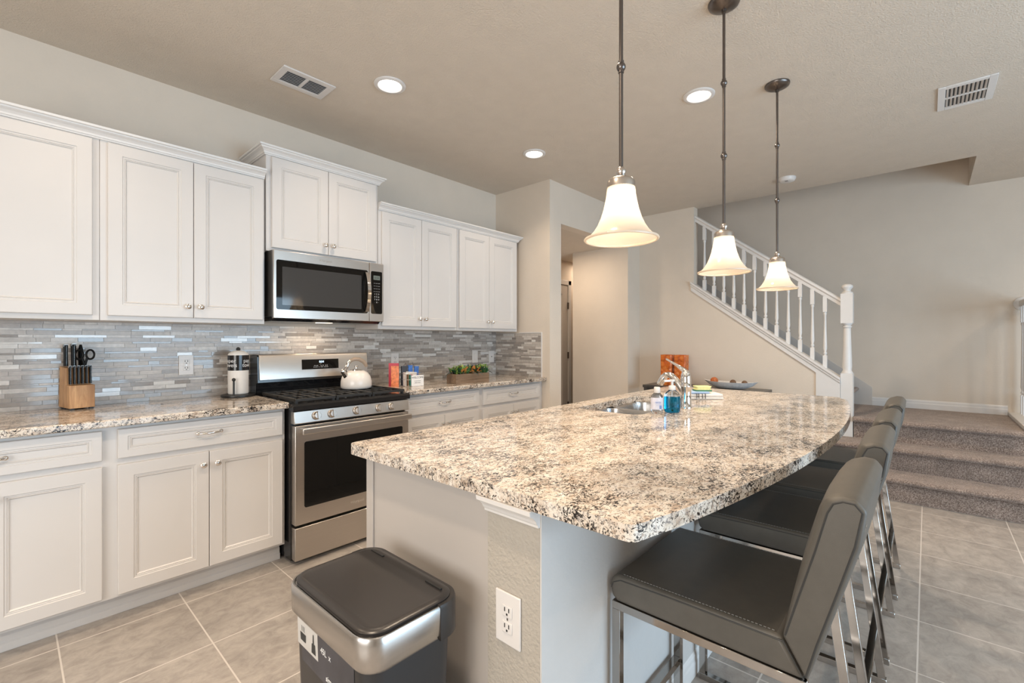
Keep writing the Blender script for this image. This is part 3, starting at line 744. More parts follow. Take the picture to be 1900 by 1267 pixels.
CAP = [(0, 0.834), (0.007, 0.834), (0.008, 0.840), (0.012, 0.844), (0.016, 0.852), (0.026, 0.862), (0.036, 0.868), (0.038, 0.879), (0, 0.879)]
part('capital_molding', sweep(BM(), [(0.8198, 0.656), (0.8198, 0.830)], [(o, z) for o, z in CAP]), M['trim'], isl)
part('baseboard', sweep(BM(), [(3.30, 0.6524), (0.821, 0.6524)], [(o*0.5, z) for o, z in BASE]), M['trim'], isl)
# top with arc edge and sink cut-out
def arc_y(X): 
    t = (X-0.79)/(3.42-0.79)
    return 0.405 - 0.035*t - 0.137*4*t*(1-t)*1.0
outer = [(0.79+0.015, 1.456), (0.777, 1.441)]
outer = []
r = 0.03
# go around counter-clockwise starting at far-left (0.777,1.456)
def corner(cx, cy, a0, a1, r, n=6): return [(cx + r*math.cos(a0+(a1-a0)*i/n), cy + r*math.sin(a0+(a1-a0)*i/n)) for i in range(n+1)]
outer += corner(0.777+r, 1.456-r, PI/2, PI, r)
outer += corner(0.790+0.022, 0.405+0.022, PI, 1.45*PI, 0.022)
for i in range(2, 40):
    X = 0.79 + (3.42-0.79)*i/40
    if X > 0.84 and X < 3.34: outer.append((X, arc_y(X)))
outer += corner(3.425-0.07, 0.378+0.075, 1.53*PI, 2*PI, 0.07)
outer += corner(3.430-r, 1.456-r, 0, PI/2, r)
hole = rrect(1.965, 2.66, 0.990, 1.345, 0.07)
bm = BM()
def loop(pts, z):
    vv = [bm.verts.new((p[0], p[1], z)) for p in pts]
    return [bm.edges.new((vv[i], vv[(i+1) % len(vv)])) for i in range(len(vv))]
ed = loop(outer, 0.914) + loop(hole, 0.914)
bmesh.ops.triangle_fill(bm, use_beauty=True, use_dissolve=False, edges=ed)
g = bmesh.ops.extrude_face_region(bm, geom=bm.faces[:])
bmesh.ops.translate(bm, vec=(0, 0, -0.034), verts=[v for v in g['geom'] if isinstance(v, bmesh.types.BMVert)])
single('island_countertop', bm, M['granite'], 'large speckled granite island top with curved seating edge', 'countertop', loc=(2.1, 0.9, 0.88), bevel=0.005, seg=3)

# sink
sk = thing('kitchen_sink', 'double-bowl stainless sink set under the island top', 'sink', (2.31, 1.165, 0.70))
def bowl(x0, x1, y0, y1, zb):
    bm = BM(); rings = []
    for (ins, z) in ((-0.012, 0.8795), (0, 0.8795), (0.004, 0.86), (0.010, zb+0.02), (0.03, zb)):
        rings.append([bm.verts.new((p[0], p[1], z)) for p in rrect(x0+ins, x1-ins, y0+ins, y1-ins, 0.06-max(ins, 0)*0.5, 5)])
    k = len(rings[0])
    for A, C in zip(rings, rings[1:]):
        for j in range(k): bm.faces.new([A[j], A[(j+1) % k], C[(j+1) % k], C[j]])
    bm.faces.new(rings[-1]); return bm
b1 = part('bowl', bowl(1.975, 2.300, 1.000, 1.335, 0.70), M['sink_steel'], sk, smooth=True)
b2 = part('bowl', bowl(2.325, 2.650, 1.000, 1.335, 0.70), M['sink_steel'], sk, smooth=True)
for b_, x in ((b1, 2.137), (b2, 2.487)):
    bm = BM(); lathe(bm, [(0.042, 0.7005), (0.040, 0.704), (0.030, 0.704), (0.026, 0.7015), (0, 0.7015)], x, 1.167, 24); part('drain', bm, M['chrome'], b_, smooth=True)
# NB: the island base is hollow where the bowls hang
isl_body = [c for c in isl.children if c.name.startswith('cabinet_body')][0]
bm = BM(); 
for a in ((0.822, 1.93, 0.826, 1.400, 0.0, 0.8795), (2.69, 3.30, 0.826, 1.400, 0.0, 0.8795), (1.93, 2.69, 0.826, 0.965, 0.0, 0.8795), (1.93, 2.69, 1.375, 1.400, 0, 0.8795), (1.93, 2.69, 0.965, 1.375, 0.0, 0.66)): box(bm, *a)
bmesh.ops.transform(bm, matrix=W[isl].inverted(), verts=bm.verts); bm.to_mesh(isl_body.data); bm.free()

# faucet
fc = thing('kitchen_faucet', 'chrome single-lever faucet behind the blue soap bottle', 'faucet', (2.36, 0.925, 0.914))
FX, FY = 2.36, 0.925
bm = BM(); lathe(bm, [(0.031, 0.9142), (0.031, 0.920), (0.027, 0.926), (0.0265, 1.02), (0.0275, 1.022), (0.0275, 1.028), (0.026, 1.030), (0.027, 1.06), (0.024, 1.085), (0.016, 1.105), (0, 1.112)], FX, FY, 28); part('faucet_body', bm, M['chrome'], fc, smooth=True)
sp = []
for i in range(13):
    t = i/12; sp.append((FX, FY+0.005+0.135*t, 0.985 + 0.095*math.sin(min(1, t*1.25)*PI*0.58) - (0.05*((t-0.72)/0.28)**1.6 if t > 0.72 else 0)))
bm = BM(); tube(bm, sp, [0.018 - 0.004*i/12 + (0.004 if i > 9 else 0) for i in range(13)], 14); part('spout', bm, M['chrome'], fc, smooth=True)
bm = BM(); tube(bm, [(FX, FY-0.012, 1.075), (FX, FY+0.012, 1.108), (FX, FY+0.045, 1.130), (FX, FY+0.085, 1.152), (FX, FY+0.105, 1.163)], [0.014, 0.013, 0.008, 0.0055, 0.005], 12); part('lever', bm, M['chrome'], fc, smooth=True)

# sanitizer + soap
sz = thing('sanitizer_bottle', 'small clear hand sanitizer bottle with white label and cap', 'bottle', (2.085, 0.955, 0.9142))
c = (2.085, 0.955)
def oval(bm, prof, cx, cy, sy=0.65, seg=28, ang=0.0):
    b = lathe(BM(), prof, 0, 0, seg)
    bmesh.ops.transform(b, matrix=Matrix.Translation((cx, cy, 0)) @ Matrix.Rotation(ang, 4, 'Z') @ Matrix.Diagonal((1, sy, 1, 1)), verts=b.verts); return b
CA = -math.atan2(0.955, 2.085)*0 - 0.85
part('bottle_body', oval(BM(), [(0.024, 0.9145), (0.028, 0.919), (0.029, 0.935), (0.029, 0.985), (0.026, 1.000), (0.016, 1.010), (0.012, 1.014), (0, 1.014)], *c, 0.6, ang=CA), M['gel'], sz, smooth=True)
bm = lathe(BM(), [(0.0296, 0.934), (0.0296, 0.990)], 0, 0, 40, cap=False)
bmesh.ops.delete(bm, geom=[v for v in bm.verts if v.co.y > 0.012], context='VERTS')
bmesh.ops.transform(bm, matrix=Matrix.Translation((*c, 0)) @ Matrix.Rotation(CA, 4, 'Z') @ Matrix.Diagonal((1, 0.62, 1, 1)), verts=bm.verts)
lb = part('label_sticker', bm, mat('pale_lilac_label', (0.66, 0.66, 0.74), 0.5, var=0.06, nscale=120), sz, label='pale printed label')
bm = BM(); lathe(bm, [(0.0135, 1.012), (0.0145, 1.014), (0.0145, 1.036), (0.0125, 1.040), (0, 1.040)], *c, 20); part('bottle_cap', bm, M['plastic'], sz, smooth=True)
def on_label(u, v, w):
    th = -PI/2 + u/0.0296; R_ = 0.0302
    p = Matrix.Rotation(CA, 4, 'Z') @ Vector((R_*math.cos(th), R_*0.64*math.sin(th)-w, 0)); return (c[0]+p.x, c[1]+p.y, 0.962+v)
text_mesh('Hand Gel\n= = = =\n- - - - -', 0.007, M['blue_card'], sz, on_label, name='print')
bm = BM()
for i in range(7):
    for z in (0.938, 0.952):
        pass
    pts = [on_label(0.006+i*0.0018, v, 0.0002) for v in (-0.024, -0.008)] + [on_label(0.0070+i*0.0018, v, 0.0002) for v in (-0.008, -0.024)]
    bm.faces.new([bm.verts.new(p) for p in pts])
part('barcode', bm, M['blue_card'], sz)

sb = thing('soap_bottle', 'pump bottle of bright blue dish soap beside the sink', 'bottle', (2.165, 0.915, 0.9142))
c = (2.165, 0.915); CA2 = -0.85
part('soap_liquid', oval(BM(), [(0.034, 0.9155), (0.038, 0.920), (0.0395, 0.94), (0.0395, 0.985), (0.0390, 0.992), (0, 0.992)], *c, 0.7, ang=CA2), M['blue_liquid'], sb, smooth=True, label='bright blue liquid')
part('bottle_body', oval(BM(), [(0.0385, 0.9923), (0.037, 0.999), (0.030, 1.010), (0.018, 1.020), (0.014, 1.024), (0, 1.024)], *c, 0.7, ang=CA2), M['clear'], sb, smooth=True)
bm = BM(); lathe(bm, [(0.0155, 1.022), (0.0165, 1.024), (0.0165, 1.040), (0.014, 1.043), (0.006, 1.046), (0.0055, 1.062), (0.013, 1.064), (0.013, 1.072), (0, 1.073)], *c, 20)
bar(bm, (c[0], c[1], 1.067), (c[0]-0.032, c[1]+0.026, 1.066), 0.009, 0.009, (0, 0, 1)); part('pump', bm, M['plastic'], sb, smooth=True)
bm = BM(); tube(bm, [(c[0], c[1], 1.02), (c[0]-0.004, c[1]+0.002, 0.99)], 0.004, 8); part('dip_tube', bm, M['plastic'], sb)

# towel, cloth, sponge
tw = thing('folded_towel', 'folded white hand towel with dark stripes right of the faucet', 'towel', (2.80, 1.00, 0.9142), rz=-0.86)
bm = BM(); box(bm, -0.105, 0.105, -0.06, 0.06, 0, 0.0155); box(bm, -0.103, 0.102, -0.058, 0.058, 0.016, 0.033); part('towel_fold', bm, M['towel'], tw, local=True, bevel=0.0072, seg=4)
bm = BM()
for x in (-0.055, -0.043, -0.022, -0.005): box(bm, x, x+0.0035, -0.0615, 0.055, 0.005, 0.0338)
part('woven_stripes', bm, M['stripe'], tw, local=True)
bm = BM(); box(bm, -0.075, 0.055, -0.05, 0.05, 0, 0.011)
single('dish_cloth', bm, M['cloth_blue'], 'folded pale blue cloth on the white towel', 'cloth', local=True, loc=(2.775, 1.02, 0.9478), rz=-0.80, bevel=0.005, seg=3)
sg = thing('sponge', 'yellow and green scrubbing sponge on top of the folded cloth', 'sponge', (2.800, 1.00, 0.9592), rz=-0.85)
pts = [(-0.045, 0.006), (0.045, 0.006), (0.038, 0.018), (0.047, 0.030), (-0.047, 0.030), (-0.036, 0.018)]
part('sponge_body', prism(BM(), pts, 'y', -0.032, 0.032), M['sponge'], sg, local=True, bevel=0.004)
part('scouring_pad', B(-0.046, 0.046, -0.033, 0.033, 0.0, 0.0065), M['scour'], sg, local=True)

# ================================================================== PENDANTS
def pendant(label, X, Y, zb=1.563, balls=(2.085, 2.41)):
    t = thing('pendant_lamp', label, 'pendant lamp', (X, Y, H), group='pendant lamps in a row over the island')
    L = lambda z: z-H
    bm = BM(); lathe(bm, [(0.066, -0.0005), (0.066, -0.006), (0.062, -0.014), (0.045, -0.024), (0.018, -0.032), (0.010, -0.034), (0.010, -0.045), (0, -0.046)][::1], 0, 0, 36); part('canopy', bm, M['bronze'], t, local=True, smooth=True)
    bm = BM(); lathe(bm, [(0.0062, -0.04), (0.0062, L(1.775))], 0, 0, 12)
    for z in balls: sphere(bm, (0, 0, L(z)), 0.014)
    for z in balls: lathe(bm, [(0.0085, L(z)-0.018), (0.0085, L(z)+0.018)], 0, 0, 12)
    part('rod', bm, M['bronze'], t, local=True, smooth=True)
    bm = BM(); sphere(bm, (0, 0, L(1.770)), 0.0155); lathe(bm, [(0.012, L(1.760)), (0.022, L(1.752)), (0.037, L(1.746)), (0.041, L(1.738)), (0.041, L(1.720)), (0.038, L(1.718)), (0, L(1.7178))], 0, 0, 32)
    part('lamp_socket', bm, M['nickel_b'], t, local=True, smooth=True, label='brushed nickel fitter')
    k = 1.0
    prof = [(0.0405, 1.724), (0.0425, 1.712), (0.0435, 1.700), (0.0470, 1.680), (0.0525, 1.655), (0.0605, 1.630), (0.0705, 1.608), (0.0820, 1.590), (0.0930, 1.578), (0.1010, 1.572), (0.1055, 1.569)]
    bm = BM(); lathe(bm, [(r_, L(z)) for r_, z in prof], 0, 0, 48, cap=False); sh = part('lamp_shade', bm, M['shade'], t, local=True, smooth=True, label='frosted white bell glass shade')
    bm = BM(); pts = [(0.1065*math.cos(2*PI*i/48), 0.1065*math.sin(2*PI*i/48), L(1.5665)) for i in range(48)]
    tube(bm, pts, 0.0042, 8, closed=True); part('shade_rim', bm, M['shade'], sh, local=True, smooth=True)
    bm = BM(); sphere(bm, (0, 0, L(1.665)), 0.026, 1, 1, 1.15); lathe(bm, [(0.013, L(1.69)), (0.013, L(1.7178))], 0, 0, 12); part('bulb', bm, M['bulb'], t, local=True, smooth=True, label='lit bulb inside the shade')
    return t
p1 = pendant('nearest and largest-looking of three bell-shaped pendant lamps', 1.243, 0.683)
for lab, X, Y in (('middle of the three bell-shaped pendant lamps over the island', 2.150, 0.672), ('farthest bell-shaped pendant lamp, hanging in front of the stair balusters', 3.050, 0.655)):
    q = copy_tree(p1); q.location = (X, Y, H); relabel(q, lab)
for X, Y in ((1.243, 0.683), (2.150, 0.672), (3.050, 0.655)):
    d = bpy.data.lights.new('pendant_bulb_light', 'POINT'); d.energy = PEND_W; d.color = (1.0, 0.80, 0.58); d.shadow_soft_size = 0.032
    o = bpy.data.objects.new('pendant_bulb_light', d); o.location = (X, Y, 1.648); COL.objects.link(o)

# ================================================================== CEILING FIXTURES
def downlight(label, X, Y):
    t = thing('recessed_light', label, 'ceiling light', (X, Y, H), group='recessed ceiling lights')
    bm = BM(); lathe(bm, [(0.092, -0.0005), (0.091, -0.006), (0.084, -0.010), (0.070, -0.010), (0.064, -0.004), (0.064, -0.0005)], 0, 0, 40, cap=False); part('trim_ring', bm, M['plastic'], t, local=True, smooth=True)
    bm = BM(); lathe(bm, [(0.0645, -0.0035), (0.0, -0.0036)], 0, 0, 40, cap=False); part('lens', bm, M['lens'], t, local=True)
    return t
dl = [('lit round ceiling light nearest the left ceiling vent, largest in view', 1.520, 2.350), ('lit round ceiling light between the first two pendants', 2.862, 1.041), ('lit round ceiling light over the corner, farthest and smallest', 2.862, 2.352)]
first = downlight(*dl[0])
for lab, X, Y in dl[1:]:
    q = copy_tree(first); q.location = (X, Y, H); relabel(q, lab)
spots = [(1.52, 2.35), (2.862, 1.041), (2.862, 2.352), (1.52, 1.04), (0.18, 2.35), (0.18, 1.04), (-1.2, 2.0), (-1.2, 0.2), (4.2, 0.9), (4.2, -1.6), (1.6, -1.6), (-0.4, -1.6), (5.9, -1.8)]  # most lamps after the visible ones are unseen, added as warm fill
for X, Y in spots:
    a = area('downlight_and_fill', (X, Y, H-0.012), (0, 0, 0), 0.12, 0.12, DOWN_W*(0.55 if Y > 1.9 else 1.25), WARM, 'DISK', math.radians(125))
# a stairwell light on the upper floor
area('upper_floor_light', (5.8, 2.6, 5.1), (0, 0, 0), 0.3, 0.3, 5, WARM, 'DISK')
area('hall_fill_far', (5.7, 3.62, 2.36), (0, 0, 0), 0.12, 0.12, 5, WARM, 'DISK')  # unseen lamp added to brighten the dark far end of the hall
area('hall_light', (4.3, 3.2, 2.36), (0, 0, 0), 0.12, 0.12, 9, WARM, 'DISK')

def vent(label, x0, x1, y0, y1, along, banks):
    t = thing('ceiling_vent', label, 'vent', ((x0+x1)/2, (y0+y1)/2, H), group='ceiling vents')
    m_ = 0.035; hx0, hx1, hy0, hy1 = x0+m_, x1-m_, y0+m_, y1-m_
    bm = BM()
    for a in ((x0, x1, y0, hy0), (x0, x1, hy1, y1), (x0, hx0, hy0, hy1), (hx1, x1, hy0, hy1)): box(bm, *a, H-0.009, H-0.0005)
    if banks == 'x': mid = (x0+x1)/2; box(bm, mid-0.008, mid+0.008, hy0, hy1, H-0.009, H-0.0008)
    else: mid = (y0+y1)/2; box(bm, hx0, hx1, mid-0.005, mid+0.005, H-0.009, H-0.0008)
    part('vent_frame', bm, M['plastic'], t, bevel=0.0015, seg=1)
    part('duct_opening', B(hx0, hx1, hy0, hy1, H-0.0014, H-0.0004), M['plastic_dark'], t)
    if along == 'x':
        n_ = 8 if x1 < 2 else 10
        for i in range(n_):
            y = hy0 + (hy1-hy0)*(i+0.5)/n_
            bm = BM(); bar(bm, (hx0, y, H-0.0055), (hx1, y, H-0.0055), 0.0075 if x1 < 2 else 0.011, 0.0012, (0, 1, 0.8)); part('slat', bm, M['plastic'], t)
    else:
        n_ = 10; M_d = 0
        for i in range(n_):
            x = hx0 + (hx1-hx0)*(i+0.5)/n_
            bm = BM(); bar(bm, (x, hy0, H-0.0055), (x, hy1, H-0.0055), 0.009, 0.0012, (-0.25, 0, 1)); part('slat', bm, M['plastic'], t)
vent('white rectangular ceiling vent above the wall cabinets, left', 1.018, 1.316, 2.603, 2.803, 'x', 'x')
vent('white louvred ceiling vent near the upper right corner', 3.745, 4.105, -0.300, -0.048, 'x', 'x')
# the right vent runs the other way: long side across
sd = thing('smoke_detector', 'round white smoke detector on ceiling behind the far pendant', 'smoke detector', (4.87, 0.965, H))
bm = BM(); lathe(bm, [(0.072, -0.0005), (0.072, -0.012), (0.064, -0.030), (0.050, -0.036), (0, -0.037)], 0, 0, 32); part('detector_body', bm, M['plastic'], sd, local=True, smooth=True)
bm = BM()
for a in range(3): box(bm, -0.045, -0.010, -0.012+a*0.009, -0.008+a*0.009, -0.0375, -0.036)
part('sound_slots', bm, M['plastic_dark'], sd, local=True)

# ================================================================== STOOLS
SW = 0.217
def stool():
    t = thing('bar_stool', 'nearest grey leather bar stool at the island corner', 'bar stool', (1.325, 0.376, 0), 0.0, 'grey leather bar stools along the curved island edge')
    # seat: rounded-front slab
    pts = [(-0.145, 0.632), (-0.188, 0.556), (0.245, 0.556), (0.262, 0.566), (0.268, 0.595), (0.262, 0.618), (0.245, 0.628)]
    part('seat', prism(BM(), pts, 'x', -SW, SW), M['grey_leather'], t, local=True, bevel=0.010, seg=3)
    # backrest loft with soft crown
    bm = BM(); rings = []
    prof = [(-0.147, 0.634), (-0.172, 0.73), (-0.200, 0.83), (-0.222, 0.912), (-0.233, 0.942), (-0.252, 0.953), (-0.276, 0.951), (-0.291, 0.932), (-0.279, 0.86), (-0.250, 0.76), (-0.215, 0.64), (-0.192, 0.556)]
    xs = [(-SW, 0.0, 0.99), (-SW+0.010, 0.010, 1.0), (-SW+0.045, 0.015, 1.0), (-0.08, 0.018, 1.0), (0.08, 0.018, 1.0), (SW-0.045, 0.015, 1.0), (SW-0.010, 0.010, 1.0), (SW, 0.0, 0.99)]
    cy_, cz_ = -0.215, 0.76
    for x, puff, sc in xs:
        ring = []
        for i, (y, z) in enumerate(prof):
            yy, zz = y, z
            if 0 < i < 5: yy += puff*(0.6 if i == 1 else 1.0)
            if 3 < i < 8: zz += puff*0.0
            if 7 < i < 11: yy -= puff*0.3
            pass
            ring.append(bm.verts.new((x, cy_+(yy-cy_)*sc, cz_+(zz-cz_)*sc)))
        rings.append(ring)
    k = len(prof)
    for A, C in zip(rings, rings[1:]):
        for j in range(k): bm.faces.new([A[j], A[(j+1) % k], C[(j+1) % k], C[j]])
    bm.faces.new(rings[0]); bm.faces.new(rings[-1][::-1])
    bk = part('backrest', bm, M['grey_leather'], t, local=True, bevel=0.006, seg=3)
    # piping round both side panels and along the seat
    def line(x, pr): return [(x, a, b) for a, b in pr]
    pan = [(-0.153, 0.638), (-0.178, 0.73), (-0.206, 0.83), (-0.227, 0.915), (-0.237, 0.936), (-0.253, 0.944), (-0.272, 0.943), (-0.284, 0.928), (-0.272, 0.86), (-0.244, 0.76), (-0.209, 0.64), (-0.190, 0.566)]
    for s in (-1, 1):
        bm = BM(); tube(bm, line(s*(SW-0.0005), pan), 0.0022, 6); part('piping', bm, M['piping'], bk, local=True, smooth=True, label='dark piping')
    seatpart = [c_ for c_ in t.children if c_.name.startswith('seat')][0]
    for s in (-1, 1):
        bm = BM(); tube(bm, [(s*SW, -0.148, 0.6235), (s*SW, 0.10, 0.6215), (s*SW, 0.235, 0.6175), (s*(SW-0.001), 0.256, 0.606), (s*(SW-0.001), 0.262, 0.590)], 0.0017, 6); tube(bm, [(s*SW, -0.148, 0.627), (s*SW, -0.187, 0.560)], 0.0012, 6)
        part('piping', bm, M['piping'], seatpart, local=True, smooth=True)
    for s in (-1, 1):
        bm = BM()
        for i in range(46):
            y = -0.13 + i*0.0083; x = s*(SW-0.014); z = 0.6325 - 0.0035*(y+0.145)/0.39
            if y < 0.235: bar(bm, (x, y, z), (x, y+0.005, z), 0.0014, 0.0010, (1, 0, 0))
        part('stitching', bm, M['stitch'], seatpart, local=True)
    rear = [(-0.2895, 0.905), (-0.279, 0.86), (-0.253, 0.76), (-0.218, 0.64), (-0.196, 0.57)]
    for s in (-1, 1):
        bm = BM()
        for (a, b), (c_, d_) in zip(rear, rear[1:]):
            L_ = math.hypot(c_-a, d_-b); m_ = int(L_/0.009)
            for i in range(m_):
                f0, f1 = i/m_, (i+0.55)/m_
                bar(bm, (s*(SW-0.014), a+(c_-a)*f0, b+(d_-b)*f0), (s*(SW-0.014), a+(c_-a)*f1, b+(d_-b)*f1), 0.0016, 0.0012, (1, 0, 0))
        part('stitching', bm, M['stitch'], bk, local=True)
    # chrome frame
    w = 0.023; X_ = 0.2045
    ry = lambda z: -0.265 + w/2 + 0.13*z
    for s in (-1, 1):
        bm = BM(); box(bm, s*X_-w/2, s*X_+w/2, 0.238, 0.238+w, w, 0.534); part('leg', bm, M['nickel'], t, local=True, bevel=0.001, seg=1)
        bm = BM(); bar(bm, (s*X_, ry(w), w), (s*X_, ry(0.534), 0.534), w, w, (1, 0, 0)); part('leg', bm, M['nickel'], t, local=True, bevel=0.001, seg=1)
        bm = BM(); box(bm, s*X_-w/2, s*X_+w/2, -0.265, 0.238+w, 0.0, w); part('floor_runner', bm, M['nickel'], t, local=True, bevel=0.001, seg=1)
        bm = BM(); box(bm, s*X_-w/2, s*X_+w/2, -0.192, 0.238+w, 0.534, 0.555); part('seat_rail', bm, M['nickel'], t, local=True, bevel=0.001, seg=1)
    bm = BM(); box(bm, -X_+w/2, X_-w/2, 0.238, 0.238+w, 0.175, 0.175+w); part('footrest', bm, M['nickel'], t, local=True, bevel=0.001, seg=1)
    bm = BM(); box(bm, -X_+w/2, X_-w/2, ry(0.19)-w/2, ry(0.19)+w/2, 0.175, 0.175+w); part('stretcher', bm, M['nickel'], t, local=True, bevel=0.001, seg=1)
    return t
s1 = stool()
for lab, X, Y, rz in (('second grey leather bar stool from the near island corner', 1.957, 0.373, 0.01), ('third grey leather bar stool from the near island corner', 2.513, 0.374, 0.0), ('farthest grey leather bar stool, nearest the carpeted steps', 3.112, 0.373, 0.01)):
    q = copy_tree(s1); q.location = (X, Y, 0); q.rotation_euler = (0, 0, rz); relabel(q, lab)

# ================================================================== TRASH CAN
tc = thing('trash_can', 'dark grey rectangular bin with stainless rim against the island', 'trash can', (0.612, 1.035, 0))
TX0, TX1, TY0, TY1 = 0.484, 0.750, 0.835, 1.240
def loft(rings_pts, capb=True, capt=True):
    bm = BM(); rings = [[bm.verts.new((x, y, z)) for x, y in pts] for pts, z in rings_pts]; k = len(rings[0])
    for A, C in zip(rings, rings[1:]):
        for j in range(k): bm.faces.new([A[j], A[(j+1) % k], C[(j+1) % k], C[j]])
    if capb: bm.faces.new(rings[0])
    if capt: bm.faces.new(rings[-1][::-1])
    return bm
R = lambda ins, r: rrect(TX0+ins, TX1-ins, TY0+ins, TY1-ins, r, 8)
body = part('bin_body', loft([(R(0.034, 0.04), 0.0), (R(0.030, 0.045), 0.01), (R(0.014, 0.05), 0.56), (R(0.014, 0.05), 0.60)]), M['bin_body'], tc, smooth=True)
rim = part('steel_rim', loft([(R(0.010, 0.05), 0.566), (R(0.001, 0.058), 0.580), (R(0.0, 0.058), 0.640), (R(0.003, 0.056), 0.645), (R(0.006, 0.054), 0.645), (R(0.009, 0.052), 0.640)], True, True), M['steel_z'], tc, smooth=True, label='brushed stainless rim band')
part('lid', loft([(R(0.012, 0.050), 0.641), (R(0.011, 0.050), 0.649), (R(0.014, 0.048), 0.652), (R(0.028, 0.036), 0.6535), (R(0.030, 0.034), 0.6528)]), M['lid'], tc, smooth=True)
# plain dark rear part of the rim on the island side
def rearU(off):
    o = rrect(TX0-off, TX1+off, TY0-off, TY1+off, 0.058+off, 8)
    o = [p for p in o if p[0] >= TX1-0.058-1e-6]
    lo = sorted([p for p in o if p[1] < 1.03], key=lambda p: (p[1] if p[0] > TX1-0.0579 else p[1]-1))
    return o
o_ = rrect(TX0, TX1, TY0, TY1, 0.058, 8); top_ = o_[0:9]; bot_ = o_[27:36]
path = [(TX1-0.075, TY0)] + bot_ + top_ + [(TX1-0.075, TY1)]
pf = [(-0.0014, 0.566), (-0.0014, 0.640), (0.001, 0.6468), (0.012, 0.6468), (0.012, 0.566)]
part('hinge_cover', sweep(BM(), path, pf), M['lid'], tc, smooth=True, label='dark plastic hinge cover at the back')
bm = BM()
for y0, y1 in ((TY0+0.045, TY0+0.105), (TY1-0.105, TY1-0.045)): box(bm, TX1-0.040, TX1-0.034, y0, y1, 0.646, 0.656)
part('hinge_slot', bm, M['black_matte'], tc)
# label on the -X face
def fx(z): return TX0 + 0.014 + (0.56-z)/0.55*0.016 - 0.0008
def onbin(u, v, w): return (fx(v)-w, u, v)
def binquad(y0, y1, z0, z1, w=0.0004):
    bm = BM(); ps = [(y1, z0), (y0, z0), (y0, z1), (y1, z1)]
    A = [bm.verts.new(onbin(y, z, w)) for y, z in ps]; C = [bm.verts.new(onbin(y, z, -0.0002)) for y, z in ps]
    bm.faces.new(A); bm.faces.new(C[::-1])
    for i in range(4): bm.faces.new([A[i], A[(i+1) % 4], C[(i+1) % 4], C[i]])
    return bm
part('dark_label', binquad(0.905, 1.165, 0.46, 0.572, 0.0003), M['char_card'], tc)
lb = part('instruction_sticker', binquad(1.075, 1.185, 0.497, 0.562, 0.0007), mat('grey_white_sticker', (0.55, 0.53, 0.50), 0.5), tc)
def picto(*polys):
    bm = BM()
    for ps in polys: bm.faces.new([bm.verts.new(onbin(y, z, 0.0012)) for y, z in ps])
    part('pictogram', bm, M['ink'], lb)
picto([(1.168, 0.512), (1.140, 0.512), (1.138, 0.532), (1.170, 0.532)], *[[(yy+0.0012, 0.536), (yy-0.0008, 0.536), (yy-0.0008, 0.550), (yy+0.0012, 0.550)] for yy in (1.146, 1.153, 1.160)])
picto([(1.108, 0.505), (1.086, 0.505), (1.088, 0.530), (1.094, 0.530), (1.094, 0.552), (1.099, 0.552), (1.101, 0.530), (1.106, 0.528)])
text_mesh('45L  x', 0.020, M['white_ink'], tc, lambda u, v, w: (fx(0.533)-0.0008-w, 1.035-u, 0.533+v), name='lettering')
text_mesh('simplehuman', 0.019, M['white_ink'], tc, lambda u, v, w: (fx(0.480)-0.0012-w, 0.985-u, 0.478+v), name='lettering')

# ================================================================== COUNTER OBJECTS
# knife block
kb = thing('knife_block', 'light oak knife block on the left countertop', 'knife block', (0.209, 3.141, 0.9142), rz=math.radians(11.5))
KZ = 0.008
part('block_body', prism(BM(), [(0.0, KZ), (0.150, KZ), (0.135, 0.216), (0.052, 0.208), (0.052, 0.124), (0.0, 0.122)], 'x', 0, 0.098), M['wood'], kb, local=True, bevel=0.002)
bm = BM(); 
for x in (0.012, 0.086):
    for y in (0.012, 0.13): box(bm, x-0.008, x+0.008, y-0.008, y+0.008, 0, KZ)
part('foot', bm, M['black_matte'], kb, local=True)
KW = W[kb]
def kpos(x, y, z): return KW @ Vector((x, y, z))
def knife(name, label, x, y, z, L, wdt, th, lean, cat, group):
    p = kpos(x, y, z)
    t = thing(name, label, cat, tuple(p), rz=math.radians(11.5), group=group)
    bm = BM(); rings = []
    for i in range(9):
        q = i/8; zz = 0.004+q*L; yy = lean*zz; ww = wdt*(0.85 + 0.25*math.cos(q*PI*2)*0.5 + (0.12 if q > 0.85 else 0)); 
        rings.append([bm.verts.new((a*th/2, yy+b*ww/2, zz)) for a, b in ((-1, -0.8), (-0.6, -1), (0.6, -1), (1, -0.8), (1, 0.8), (0.6, 1), (-0.6, 1), (-1, 0.8))])
    for A, C in zip(rings, rings[1:]):
        for k in range(8): bm.faces.new([A[k], A[(k+1) % 8], C[(k+1) % 8], C[k]])
    bm.faces.new(rings[0]); bm.faces.new(rings[-1][::-1])
    part('handle', bm, M['black_plastic'], t, local=True, smooth=True, bevel=0.001)
    bm = BM(); box(bm, -th*0.54, th*0.54, lean*L-wdt*0.40, lean*L+wdt*0.40, L-0.004, L+0.006); box(bm, -0.0004, 0.0004, -wdt*0.53, -wdt*0.45, 0.0, L)
    part('bolster', bm, M['bolster'], t, local=True, smooth=False)
    return t
for i in range(6):
    lab = ['leftmost steak knife in the front row of the knife block', 'second steak knife from the left in the front row', 'third steak knife from the left in the front row', 'fourth steak knife from the left in the front row', 'fifth steak knife from the left in the front row', 'rightmost steak knife in the front row of the knife block'][i]
    knife('steak_knife', lab, 0.010+i*0.0155, 0.026, 0.1245, 0.090, 0.017, 0.0095, 0.05, 'knife', 'steak knives in the knife block')
